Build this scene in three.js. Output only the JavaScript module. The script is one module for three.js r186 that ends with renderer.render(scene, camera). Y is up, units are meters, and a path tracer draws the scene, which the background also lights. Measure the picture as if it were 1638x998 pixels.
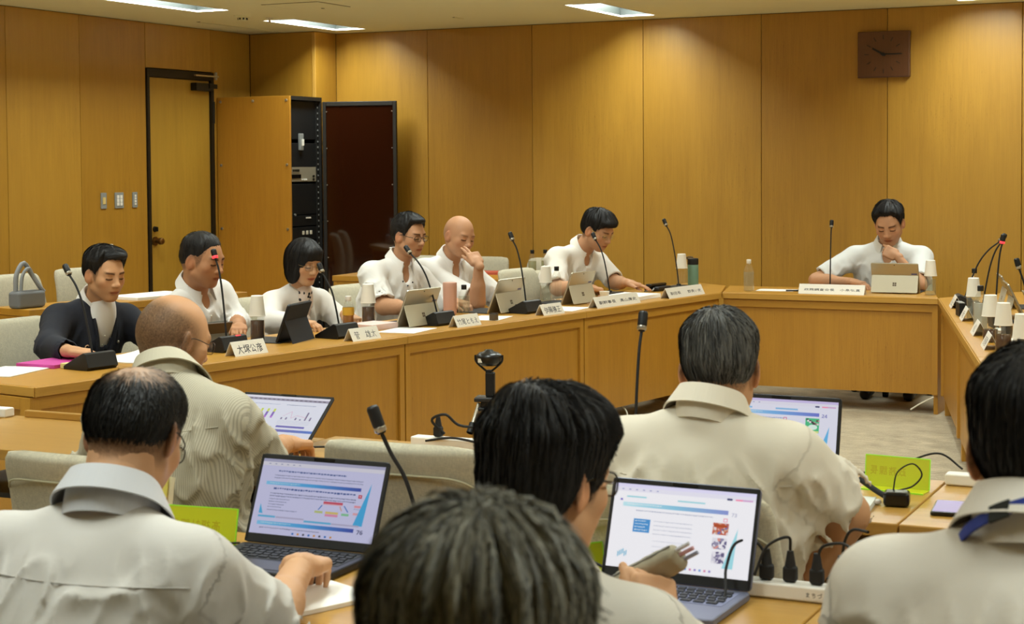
import * as THREE from 'three';
import { RoundedBoxGeometry } from 'three/addons/geometries/RoundedBoxGeometry.js';
import { mergeGeometries } from 'three/addons/utils/BufferGeometryUtils.js';
import { ImprovedNoise } from 'three/addons/math/ImprovedNoise.js';
import { RectAreaLightUniformsLib } from 'three/addons/lights/RectAreaLightUniformsLib.js';

// ---------------------------------------------------------------- camera, light, exposure
const scene = new THREE.Scene();
scene.background = new THREE.Color(0x000000);
const FOCAL = 2684.5;                                   // pixels, for a 1638 x 998 frame
const camera = new THREE.PerspectiveCamera(2 * Math.atan(499 / FOCAL) * 180 / Math.PI, 1638 / 998, 0.1, 60);
camera.position.set(0, 1.5, 0);
camera.rotation.set(-0.042, 0.445, -0.007, 'YXZ');
camera.setViewOffset(1638, 998, 0, 120.8, 1638, 998);   // the photograph is cropped from below the lens axis
camera.focus = 7.2; camera.userData.fStop = 11;
const renderer = new THREE.WebGLRenderer({ antialias: true });
renderer.toneMapping = THREE.LinearToneMapping;
renderer.toneMappingExposure = 0.67;
renderer.shadowMap.enabled = true;
RectAreaLightUniformsLib.init();
const LAMP_COLOR = new THREE.Color(0.97, 1.08, 1.04), LAMP_POWER = 66;
const CEIL = 2.587, WALL_X = -7.83, WALL_Z = -11.79;
const FIX_X = [-6.88, -4.45, -2.02, 0.41, 2.84], FIX_Z = [-10.97, -9.13, -7.29, -5.45, -3.61, -1.77];
const FIX_W = 0.27, FIX_L = 1.03, FIX_D = 0.135;        // ceiling troughs: width, length, depth
for (const x of FIX_X) for (const z of FIX_Z) {
  const l = new THREE.RectAreaLight(LAMP_COLOR, LAMP_POWER, FIX_W - 0.07, FIX_L - 0.06);
  l.position.set(x, CEIL + FIX_D - 0.012, z); l.lookAt(x, 0, z); scene.add(l);
}

// ---------------------------------------------------------------- helpers
const DEG = Math.PI / 180;
function rngOf(seed) { let s = seed >>> 0; return () => { s = (s + 0x6D2B79F5) | 0; let t = Math.imul(s ^ (s >>> 15), 1 | s); t = (t + Math.imul(t ^ (t >>> 7), 61 | t)) ^ t; return ((t ^ (t >>> 14)) >>> 0) / 4294967296; }; }
const rnd = rngOf(20240711), IN = new ImprovedNoise(), nz = (x, y, z) => IN.noise(x + 31.7, y + 17.3, z + 53.1);
const clamp = (x, a = 0, b = 1) => Math.min(b, Math.max(a, x)), sstep = (a, b, x) => { const t = clamp((x - a) / (b - a)); return t * t * (3 - 2 * t); }, mix = (a, b, t) => a + (b - a) * t;
const A = { add: (a, b) => [a[0] + b[0], a[1] + b[1], a[2] + b[2]], sub: (a, b) => [a[0] - b[0], a[1] - b[1], a[2] - b[2]], mul: (a, s) => [a[0] * s, a[1] * s, a[2] * s], dot: (a, b) => a[0] * b[0] + a[1] * b[1] + a[2] * b[2],
  cross: (a, b) => [a[1] * b[2] - a[2] * b[1], a[2] * b[0] - a[0] * b[2], a[0] * b[1] - a[1] * b[0]], len: (a) => Math.hypot(a[0], a[1], a[2]), norm: (a) => { const l = Math.hypot(a[0], a[1], a[2]) || 1; return [a[0] / l, a[1] / l, a[2] / l]; },
  mad: (a, b, s) => [a[0] + b[0] * s, a[1] + b[1] * s, a[2] + b[2] * s], lerp: (a, b, t) => [mix(a[0], b[0], t), mix(a[1], b[1], t), mix(a[2], b[2], t)] };
const taken = {};
function numbered(n) { const k = taken[n] = (taken[n] ?? -1) + 1; return k ? n + '_' + String(k).padStart(3, '0') : n; }
function shade(o) { o.castShadow = o.receiveShadow = true; return o; }
function tag(o, label, category, group, kind) { o.userData.label = label; if (category) o.userData.category = category; if (group) o.userData.group = group; if (kind) o.userData.kind = kind; return o; }
function thing(name, label, category, pos = [0, 0, 0], turn = 0, group) {
  const g = new THREE.Group(); g.name = numbered(name); g.position.set(...pos); g.rotation.y = turn; scene.add(g); return tag(g, label, category, group);
}
function part(parent, name, geo, mat, label) { const m = shade(new THREE.Mesh(geo, mat)); m.name = name; parent.add(m); if (label) m.userData.label = label; return m; }
function solo(name, geo, mat, label, category, pos = [0, 0, 0], turn = 0, group) {
  const m = shade(new THREE.Mesh(geo, mat)); m.name = numbered(name); m.position.set(...pos); m.rotation.y = turn; scene.add(m); return tag(m, label, category, group);
}
function struct(name, geo, mat, label) { const m = geo ? shade(new THREE.Mesh(geo, mat)) : new THREE.Group(); m.name = name; m.userData.kind = 'structure'; if (label) m.userData.label = label; scene.add(m); return m; }
function mg(list) {
  const out = list.map((g) => { const q = g.index ? g.toNonIndexed() : g; for (const k of Object.keys(q.attributes)) if (!['position', 'normal', 'uv'].includes(k)) q.deleteAttribute(k);
    if (!q.attributes.uv) q.setAttribute('uv', new THREE.BufferAttribute(new Float32Array(q.attributes.position.count * 2), 2)); q.morphAttributes = {}; return q; });
  return out.length === 1 ? out[0] : mergeGeometries(out);
}
function bx(w, h, d, x = 0, y = 0, z = 0, r = 0) { const g = r ? new RoundedBoxGeometry(w, h, d, 1, Math.min(r, w / 2.01, h / 2.01, d / 2.01)) : new THREE.BoxGeometry(w, h, d); return g.translate(x, y, z); }
function bb(x0, x1, y0, y1, z0, z1, r = 0) { return bx(x1 - x0, y1 - y0, z1 - z0, (x0 + x1) / 2, (y0 + y1) / 2, (z0 + z1) / 2, r); }
const V3 = (p) => new THREE.Vector3(p[0], p[1], p[2]);
function tube(pts, r, seg = 24, rad = 8) { return new THREE.TubeGeometry(new THREE.CatmullRomCurve3(pts.map(V3)), seg, r, rad, false); }
function lathe(pts, n = 24) { return new THREE.LatheGeometry(pts.map(([r, y]) => new THREE.Vector2(Math.max(r, 1e-4), y)), n); }
function cyl(r0, r1, h, x = 0, y = 0, z = 0, n = 20) { return new THREE.CylinderGeometry(r1, r0, h, n).translate(x, y + h / 2, z); }
function shapeOf(pts) { const s = new THREE.Shape(); pts.forEach(([x, y], i) => (i ? s.lineTo(x, y) : s.moveTo(x, y))); s.closePath(); return s; }
function slab(pts, y0, y1, bevel = 0.003) {              // a flat board with the outline pts = [[x, z], ...]
  const g = new THREE.ExtrudeGeometry(shapeOf(pts.map(([x, z]) => [x, -z])), { depth: y1 - y0 - 2 * bevel, bevelEnabled: bevel > 0, bevelSize: bevel, bevelThickness: bevel, bevelOffset: -bevel, bevelSegments: 1 });
  return g.rotateX(-Math.PI / 2).translate(0, y0 + bevel, 0);
}
function roundRect(w, h, r, n = 4) { const p = []; for (const [cx, cy, a0] of [[w / 2 - r, h / 2 - r, 0], [-w / 2 + r, h / 2 - r, 90], [-w / 2 + r, -h / 2 + r, 180], [w / 2 - r, -h / 2 + r, 270]]) for (let i = 0; i <= n; i++) { const a = (a0 + 90 * i / n) * DEG; p.push([cx + r * Math.cos(a), cy + r * Math.sin(a)]); } return p; }
function plate(pts, d, bevel = 0.001) { const g = new THREE.ExtrudeGeometry(shapeOf(pts), { depth: d - 2 * bevel, bevelEnabled: bevel > 0, bevelSize: bevel, bevelThickness: bevel, bevelOffset: -bevel, bevelSegments: 1 }); return g.translate(0, 0, -d / 2 + bevel); }
// wood grain runs along one axis: uv in metres, across and along
function grain(geo, axis = 1, du = 0, dv = 0) {
  const g = geo.index ? geo.toNonIndexed() : geo; g.computeVertexNormals(); const P = g.attributes.position, N = g.attributes.normal, uv = new Float32Array(P.count * 2);
  for (let i = 0; i < P.count; i++) {
    const p = [P.getX(i), P.getY(i), P.getZ(i)], n = [Math.abs(N.getX(i)), Math.abs(N.getY(i)), Math.abs(N.getZ(i))]; const k = n[0] > n[1] && n[0] > n[2] ? 0 : n[1] > n[2] ? 1 : 2;
    const o = [0, 1, 2].filter((a) => a !== k && a !== axis); uv[2 * i] = p[o[0]] + (k === axis ? 0 : p[k] * 0.37) + du; uv[2 * i + 1] = (k === axis ? p[o[1] ?? o[0]] : p[axis]) + dv;
  }
  g.setAttribute('uv', new THREE.BufferAttribute(uv, 2)); return g;
}
function planarUV(geo, fu, fv) { const P = geo.attributes.position, uv = new Float32Array(P.count * 2); for (let i = 0; i < P.count; i++) { const p = [P.getX(i), P.getY(i), P.getZ(i)]; uv[2 * i] = fu(p); uv[2 * i + 1] = fv(p); } geo.setAttribute('uv', new THREE.BufferAttribute(uv, 2)); return geo; }

// ---------------------------------------------------------------- materials
function dataTex(w, h, fn, srgb, rx = 1, ry = 1) {
  const d = new Uint8Array(w * h * 4);
  for (let j = 0; j < h; j++) for (let i = 0; i < w; i++) { const c = fn(i / w, j / h, i, j), k = 4 * (j * w + i); for (let q = 0; q < 3; q++) d[k + q] = clamp((c.length ? c[q] : c) * 255, 0, 255); d[k + 3] = 255; }
  const t = new THREE.DataTexture(d, w, h, THREE.RGBAFormat); t.wrapS = t.wrapT = THREE.RepeatWrapping; t.magFilter = THREE.LinearFilter; t.minFilter = THREE.LinearMipmapLinearFilter; if (srgb) t.colorSpace = THREE.SRGBColorSpace; t.repeat.set(rx, ry); t.needsUpdate = true; return t;
}
const per = (x, p) => ((x % p) + p) % p;
function tiled(fx, fy, u, v, s) { const a = u * fx, b = v * fy, c = (i, j) => nz(i, j, s); const wu = u, wv = v; return mix(mix(c(a, b), c(a - fx, b), wu), mix(c(a, b - fy), c(a - fx, b - fy), wu), wv); }
const woodTex = dataTex(1024, 1024, (u, v) => {
  const w = u + 0.006 * tiled(3, 4, u, v, 3.1);
  let g = 0.5 * tiled(26, 2, w, v, 1.3) + 0.45 * tiled(90, 5, w, v, 7.7) + 0.35 * tiled(260, 14, w, v, 4.2) + 0.4 * tiled(6, 2, w, v, 9.9);
  const fl = Math.max(0, tiled(200, 60, u, v, 12.3) - 0.32) * 0.5;
  g = clamp(0.88 + 0.085 * g - fl * 0.4, 0.4, 1);
  return [g, Math.pow(g, 1.22), Math.pow(g, 1.6)];
}, true, 1 / 0.9, 1 / 1.3);
const fineTex = dataTex(256, 256, (u, v) => 0.5 + 0.5 * tiled(60, 60, u, v, 2.2), false, 12, 12);
const weaveTex = dataTex(256, 256, (u, v, i, j) => { const a = Math.sin(u * Math.PI * 128), b = Math.sin(v * Math.PI * 128); return clamp(0.5 + 0.3 * ((Math.floor(u * 64) + Math.floor(v * 64)) % 2 ? a : b) + 0.2 * tiled(40, 40, u, v, 8.8)); }, false, 12, 12);
const weaveCol = dataTex(256, 256, (u, v) => { const g = 0.93 + 0.1 * tiled(120, 20, u, v, 3.3) + 0.1 * tiled(20, 120, u, v, 6.1) + 0.05 * tiled(9, 9, u, v, 1.1); return [g, g, g * 0.995]; }, true, 6, 6);
const carpetTex = dataTex(512, 512, (u, v) => { const g = 0.84 + 0.2 * tiled(14, 110, u, v, 5.5) + 0.16 * tiled(120, 240, u, v, 2.7) + 0.1 * tiled(6, 8, u, v, 9.1); return [g, g * 0.985, g * 0.95]; }, true, 1.1, 1.1);
const paintTex = dataTex(256, 256, (u, v) => 0.5 + 0.4 * tiled(90, 90, u, v, 4.4) + 0.2 * tiled(30, 30, u, v, 6.6), false, 4, 4);
const std = (color, roughness = 0.6, more = {}) => new THREE.MeshStandardMaterial({ color, roughness, ...more });
const phy = (color, roughness = 0.6, more = {}) => new THREE.MeshPhysicalMaterial({ color, roughness, ...more });
const wood = (color, rough = 0.38) => phy(color, rough, { map: woodTex, bumpMap: woodTex, bumpScale: 0.0004, clearcoat: 0.12, clearcoatRoughness: 0.35 });
const M = {
  wallWood: [wood('#c89835', 0.42), wood('#c29130', 0.42), wood('#cc9c3a', 0.42)], deskWood: wood('#d19c3a'), deskEdge: wood('#dbaa4e'), deskPanel: wood('#cc9635', 0.42), tableWood: wood('#cfa14e', 0.33), rackWood: wood('#cc922e', 0.4), doorWood: wood('#c59c3a', 0.4),
  backing: std('#241503', 0.9), ceiling: std('#e8e2b8', 0.9, { bumpMap: paintTex, bumpScale: 0.0006 }), carpet: std('#cfc2aa', 0.97, { map: carpetTex, bumpMap: carpetTex, bumpScale: 0.003 }), plaster: std('#8a6833', 0.8),
  white: std('#efeae0', 0.5), gray: std('#8d8f8c', 0.5), reflector: std('#2f3330', 0.45), darkMetal: std('#2b2418', 0.45, { metalness: 0.5 }), black: std('#0b0b0c', 0.5), blackGloss: phy('#0c0c0d', 0.25), rubber: std('#191817', 0.75), steel: std('#b9b4a8', 0.3, { metalness: 0.9 }), brass: std('#6e4d22', 0.35, { metalness: 0.8 }),
  chair: std('#d6cdb4', 0.92, { map: weaveCol, bumpMap: weaveTex, bumpScale: 0.0012 }), piping: std('#b9b294', 0.85), chairBase: std('#2a2a2a', 0.5), paper: std('#f2efe8', 0.8), paperCup: std('#eee8da', 0.75), cream: std('#e2dcc9', 0.8),
  glass: phy('#fbfcfa', 0.03, { transmission: 0.97, thickness: 0, ior: 1.45 }), silver: std('#b3ac98', 0.35, { metalness: 0.75 }), silverFlat: std('#c6bfa9', 0.5, { metalness: 0.3 }), ledRed: std('#ff4a4a', 0.4, { emissive: '#ff3040', emissiveIntensity: 2.2 }), ledBlue: std('#8f86ff', 0.4, { emissive: '#6a60ff', emissiveIntensity: 2.2 }),
};
// ---------------------------------------------------------------- the room
const X1 = 4.2, Z1 = 3.2;
{
  const f = planarUV(bb(WALL_X - 0.3, X1 + 0.3, -0.2, 0, WALL_Z - 0.3, Z1 + 0.3), (p) => p[0], (p) => p[2]); struct('floor', f, M.carpet, 'pale beige carpet with a faint streaked pile');
  const sh = shapeOf([[WALL_X - 0.3, -Z1 - 0.3], [X1 + 0.3, -Z1 - 0.3], [X1 + 0.3, -WALL_Z + 0.3], [WALL_X - 0.3, -WALL_Z + 0.3]]);
  for (const x of FIX_X) for (const z of FIX_Z) { const h = new THREE.Path(); const a = FIX_W / 2 + 0.004, b = FIX_L / 2 + 0.004; h.moveTo(x - a, -z - b); h.lineTo(x - a, -z + b); h.lineTo(x + a, -z + b); h.lineTo(x + a, -z - b); h.closePath(); sh.holes.push(h); }
  const c = new THREE.ExtrudeGeometry(sh, { depth: 0.2, bevelEnabled: false }).rotateX(-Math.PI / 2).translate(0, CEIL, 0); planarUV(c, (p) => p[0], (p) => p[2]);
  struct('ceiling', c, M.ceiling, 'beige painted ceiling with recessed light troughs');
  struct('wall_right', bb(X1, X1 + 0.2, 0, CEIL, WALL_Z - 0.2, Z1 + 0.2), M.plaster);
  struct('wall_front', bb(WALL_X - 0.2, X1 + 0.2, 0, CEIL, Z1, Z1 + 0.2), M.plaster);
  // wall behind the clock: separate wood panels with open joints
  const wb = struct('wall_back', bb(WALL_X - 0.2, X1, 0, CEIL, WALL_Z - 0.2, WALL_Z - 0.02), M.backing, 'wood panelled wall with narrow dark joints');
  const seams = [-7.202]; for (let x = -6.357; x < X1; x += 0.9148) seams.push(x); seams.push(X1);
  for (let i = 0; i + 1 < seams.length; i++) part(wb, 'panel', grain(bb(seams[i] + 0.0022, seams[i + 1] - 0.0022, 0.09, CEIL - 0.004, WALL_Z - 0.02, WALL_Z, 0.0015), 1, i * 0.613, i * 0.41), M.wallWood[i % 3]);
  struct('baseboard_back', bb(WALL_X, X1, 0, 0.085, WALL_Z - 0.02, WALL_Z + 0.004), M.darkMetal);
  // the pier in the corner
  const pier = struct('trim_1', bb(WALL_X, -7.21, 0, CEIL - 0.002, WALL_Z, -11.496), M.backing, 'shallow wood panelled pier in the corner');
  part(pier, 'panel', grain(bb(WALL_X + 0.004, -7.232, 0.09, CEIL - 0.004, -11.496, -11.476, 0.0015), 1, 2.2, 0.7), M.wallWood[1]);
  part(pier, 'panel', grain(bb(-7.21, -7.202, 0.09, CEIL - 0.004, WALL_Z + 0.003, -11.482), 1, 1.2, 0.1), M.wallWood[0]);
  part(pier, 'corner_bead', grain(bb(-7.232, -7.200, 0.09, CEIL - 0.004, -11.482, -11.470, 0.004), 1, 3.1, 0.3), M.deskEdge, 'pale wood corner strip');
  // left wall with the door opening
  const wl = struct('wall_left', mg([bb(WALL_X - 0.2, WALL_X - 0.02, 0, CEIL, -10.10, Z1), bb(WALL_X - 0.2, WALL_X - 0.02, 2.245, CEIL, -10.98, -10.10), bb(WALL_X - 0.2, WALL_X - 0.02, 0, CEIL, WALL_Z, -10.98)]), M.backing, 'wood panelled wall with a door');
  const zs = [-10.115]; for (let z = -9.377; z < Z1; z += 0.739) zs.push(z); zs.push(Z1);
  for (let i = 0; i + 1 < zs.length; i++) part(wl, 'panel', grain(bb(WALL_X - 0.02, WALL_X, 0.09, CEIL - 0.004, zs[i] + 0.0022, zs[i + 1] - 0.0022, 0.0015), 1, i * 0.37 + 0.2, i * 0.77), M.wallWood[(i + 1) % 3]);
  part(wl, 'panel', grain(bb(WALL_X - 0.02, WALL_X, 2.252, CEIL - 0.004, -10.935, -10.119, 0.0015), 1, 0.9, 0.3), M.wallWood[2]);
  part(wl, 'panel', grain(bb(WALL_X - 0.02, WALL_X, 0.09, CEIL - 0.004, -11.474, -10.968, 0.0015), 1, 1.9, 0.6), M.wallWood[0]);
  part(wl, 'panel', grain(bb(WALL_X - 0.02, WALL_X, 2.252, CEIL - 0.004, -10.966, -10.937, 0.0015), 1, 0.4, 0.3), M.wallWood[0]);
  struct('baseboard_left', bb(WALL_X - 0.01, WALL_X + 0.004, 0, 0.085, -10.11, Z1), M.darkMetal);
}
// ---------------------------------------------------------------- door in the left wall
{
  const d = struct('door_1', null); d.position.set(WALL_X, 0, -10.54); d.rotation.y = Math.PI / 2; tag(d, 'flush wooden door in a dark metal frame');
  const w = 0.42, h = 2.245;                             // local x runs away from the camera along the wall, local z into the room
  part(d, 'door_frame', mg([bb(-w, -w + 0.03, 0, h, -0.1, 0.012, 0.002), bb(w - 0.035, w, 0, h, -0.1, 0.012, 0.002), bb(-w + 0.03, w - 0.035, h - 0.06, h, -0.1, 0.012, 0.002)]), M.darkMetal);
  const leaf = part(d, 'door_leaf', grain(bb(-w + 0.034, w - 0.039, 0.01, h - 0.064, -0.05, -0.008, 0.002), 1, 4.4, 0.2), M.doorWood);
  part(leaf, 'door_edge', bb(-w + 0.0305, -w + 0.034, 0.01, h - 0.064, -0.05, -0.01), M.steel);
  const sx = -0.335;                                       // the lock side is the near side
  part(leaf, 'door_knob', mg([cyl(0.034, 0.034, 0.008, 0, 0, 0).rotateX(Math.PI / 2).translate(sx, 0.955, -0.006), cyl(0.012, 0.012, 0.05, 0, 0, 0).rotateX(Math.PI / 2).translate(sx, 0.955, 0), lathe([[0.001, 0], [0.02, 0], [0.026, 0.008], [0.026, 0.03], [0.02, 0.04], [0.001, 0.041]], 20).rotateX(Math.PI / 2).translate(sx, 0.955, 0.03)]), M.brass, 'bronze door knob');
  part(leaf, 'deadbolt', mg([cyl(0.022, 0.02, 0.014, 0, 0, 0).rotateX(Math.PI / 2).translate(sx, 1.045, -0.008), bx(0.012, 0.034, 0.022, sx, 1.045, 0.014, 0.003)]), M.darkMetal);
  const cl = part(d, 'door_closer', mg([bb(0.14, 0.36, h - 0.145, h - 0.085, -0.008, 0.05, 0.004), bb(0.30, 0.40, h - 0.125, h - 0.09, 0.05, 0.06, 0.002)]), M.darkMetal, 'dark door closer');
  part(cl, 'closer_arm', mg([bx(0.30, 0.012, 0.022, 0.27, h - 0.03, 0.05, 0.002), cyl(0.012, 0.012, 0.06, 0.40, h - 0.055, 0.045, 12)]), M.steel);
  for (const y of [0.35, 1.85]) part(d, 'hinge', mg([cyl(0.011, 0.011, 0.17, w - 0.012, y, 0.014, 10), bb(w - 0.03, w, y, y + 0.17, 0.01, 0.016)]), M.darkMetal);
}
// ---------------------------------------------------------------- things on walls and ceiling
{
  const place = (label, z, w, build) => { const t = thing('wall_switch', label, 'switch', [WALL_X, 1.27, z], Math.PI / 2, 'metal plates beside the door'); part(t, 'cover_plate', mg([plate(roundRect(w, 0.115, 0.006), 0.008, 0.002).translate(0, 0, 0.004)]), M.gray); build(t); return t; };
  place('narrow metal wall plate with one yellowish switch, farthest from the door', -9.608, 0.062, (t) => part(t, 'rocker', bx(0.03, 0.05, 0.008, 0, 0, 0.009, 0.002), std('#d9bf78', 0.5)));
  place('wide metal wall plate with two columns of rocker switches', -9.782, 0.098, (t) => { for (const x of [-0.018, 0.018]) for (let k = 0; k < 3; k++) part(t, 'rocker', bx(0.024, 0.024, 0.008, x, 0.026 - k * 0.026, 0.009, 0.002), M.white); });
  place('narrow metal wall plate with one column of small switches, nearest the door', -9.962, 0.056, (t) => { for (let k = 0; k < 4; k++) part(t, 'rocker', bx(0.018, 0.016, 0.008, 0, 0.03 - k * 0.02, 0.009, 0.002), M.white); });
  const n = thing('wall_notice', 'small white box with dark print on the wall behind the man in the navy jacket', 'notice', [WALL_X, 0.872, -9.59], Math.PI / 2);
  part(n, 'box', bx(0.17, 0.17, 0.03, 0, 0, 0.016, 0.003), M.cream); part(n, 'print', mg([bx(0.012, 0.05, 0.002, -0.02, 0.045, 0.032), bx(0.03, 0.006, 0.002, 0.02, 0.06, 0.032), bx(0.05, 0.006, 0.002, 0.04, 0.045, 0.032)]), M.black);
  // clock
  const c = thing('wall_clock', 'square brown wooden wall clock showing a quarter past ten', 'clock', [-2.716, 2.262, WALL_Z]);
  part(c, 'clock_body', grain(bx(0.365, 0.322, 0.045, 0, 0, 0.0235, 0.006), 1, 0.3, 0.1), wood('#6d4320', 0.45)); part(c, 'lower_rim', bx(0.36, 0.008, 0.01, 0, -0.158, 0.046), std('#4b2710', 0.5));
  const mark = std('#3a2312', 0.5);
  for (let k = 0; k < 12; k++) { const a = k * 30 * DEG, g = bx(0.007, 0.03, 0.004, 0, 0.118, 0.047); part(c, 'hour_mark', g.rotateZ(-a), mark); }
  const hand = (l, w, a, z) => mg([bx(w, l, 0.003, 0, l / 2 - 0.018, z).rotateZ(-a)]);
  part(c, 'hour_hand', hand(0.105, 0.013, -61 * DEG, 0.051), M.black); part(c, 'minute_hand', hand(0.145, 0.009, 90 * DEG, 0.054), M.black); part(c, 'hub', cyl(0.012, 0.012, 0.006).rotateX(Math.PI / 2).translate(0, 0, 0.05), M.black);
  // light troughs
  const lampMat = std('#ffffff', 0.5, { emissive: '#fff3dc', emissiveIntensity: 3.2 });
  const a = FIX_W / 2, b = FIX_L / 2, t = 0.004, lip = 0.007;
  const sides = mg([bb(-a - t, -a, 0.007, FIX_D, -b, b), bb(a, a + t, 0.007, FIX_D, -b, b), bb(-a - t, a + t, 0.007, FIX_D, -b - t, -b), bb(-a - t, a + t, 0.007, FIX_D, b, b + t), bb(-a - t, a + t, FIX_D, FIX_D + 0.004, -b - t, b + t)]);
  const rimSide = (w, l) => { const g = new THREE.ExtrudeGeometry(shapeOf([[0, 0], [lip, 0], [lip * 0.3, 0.011], [0, 0.011]]), { depth: l, bevelEnabled: false }); return g.translate(0, 0, -l / 2); };
  const rim = mg([rimSide(0, 2 * b).translate(-a - 0.002, -0.003, 0), rimSide(0, 2 * b).rotateY(Math.PI).translate(a + 0.002, -0.003, 0), rimSide(0, 2 * a).rotateY(-Math.PI / 2).translate(0, -0.003, -b - 0.002), rimSide(0, 2 * a).rotateY(Math.PI / 2).translate(0, -0.003, b + 0.002)]);
  const tubeGeo = bx(FIX_W - 0.07, 0.008, FIX_L - 0.06, 0, FIX_D - 0.006, 0);
  const words = (x, z) => x === FIX_X[0] && z === FIX_Z[0] ? 'recessed ceiling light trough nearest the equipment rack' : x === FIX_X[0] && z === FIX_Z[1] ? 'recessed ceiling light trough cut by the top left of the frame' : x === FIX_X[1] && z === FIX_Z[0] ? 'recessed ceiling light trough in front of the wide panelled wall, lamp in view' : 'recessed ceiling light trough outside the picture';
  for (const x of FIX_X) for (const z of FIX_Z) { const f = thing('ceiling_light', words(x, z), 'light', [x, CEIL, z], 0, 'recessed troughs in the ceiling'); part(f, 'reflector', sides, M.reflector); part(f, 'rim', rim, M.white, 'white rim'); part(f, 'lamp', tubeGeo, lampMat); }
  // small ceiling fittings
  const line = std('#6d6039', 0.8);
  const h = thing('access_hatch', 'square flush access hatch outlined in the ceiling', 'hatch', [-6.125, CEIL, -9.65]);
  part(h, 'hatch_panel', bx(0.43, 0.004, 0.40, 0, -0.0015, 0), M.ceiling); part(h, 'joint', mg([bx(0.445, 0.003, 0.006, 0, -0.001, -0.205), bx(0.445, 0.003, 0.006, 0, -0.001, 0.205), bx(0.006, 0.003, 0.415, -0.2195, -0.001, 0), bx(0.006, 0.003, 0.415, 0.2195, -0.001, 0)]), line); part(h, 'latch', cyl(0.012, 0.012, 0.005, 0.02, -0.006, -0.18, 12), line);
  const s = thing('smoke_detector', 'small round detector on the ceiling between two light troughs', 'detector', [-6.918, CEIL, -10.057]);
  part(s, 'base_ring', cyl(0.062, 0.068, 0.012, 0, -0.012, 0, 28), M.ceiling); part(s, 'head', cyl(0.028, 0.036, 0.03, 0, -0.04, 0, 24), M.ceiling); for (let k = 0; k < 8; k++) part(s, 'slot', bx(0.012, 0.012, 0.004, 0, -0.024, 0.034).rotateY(k * 45 * DEG), M.black);
  const slot = (label, pos, w, l) => { const g = thing('air_slot', label, 'vent', pos); part(g, 'slot_frame', mg([bx(0.006, 0.008, l, -w / 2, -0.002, 0), bx(0.006, 0.008, l, w / 2, -0.002, 0)]), M.ceiling); part(g, 'slot_blade', bx(w - 0.006, 0.003, l, 0, -0.0015, 0), line); };
  slot('long narrow air slot in the ceiling along the door wall', [-7.485, CEIL, -10.87], 0.034, 1.12); slot('short air slot in the ceiling near the wide panelled wall', [-5.665, CEIL, -10.985], 0.02, 0.14);
  const sp = solo('sprinkler_head', mg([cyl(0.03, 0.03, 0.006, 0, -0.006, 0, 20), cyl(0.01, 0.008, 0.03, 0, -0.034, 0, 12), cyl(0.02, 0.02, 0.003, 0, -0.037, 0, 16)]), M.cream, 'tiny sprinkler head beside the light trough near the rack', 'sprinkler', [-6.85, CEIL, -10.3]);
}
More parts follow.
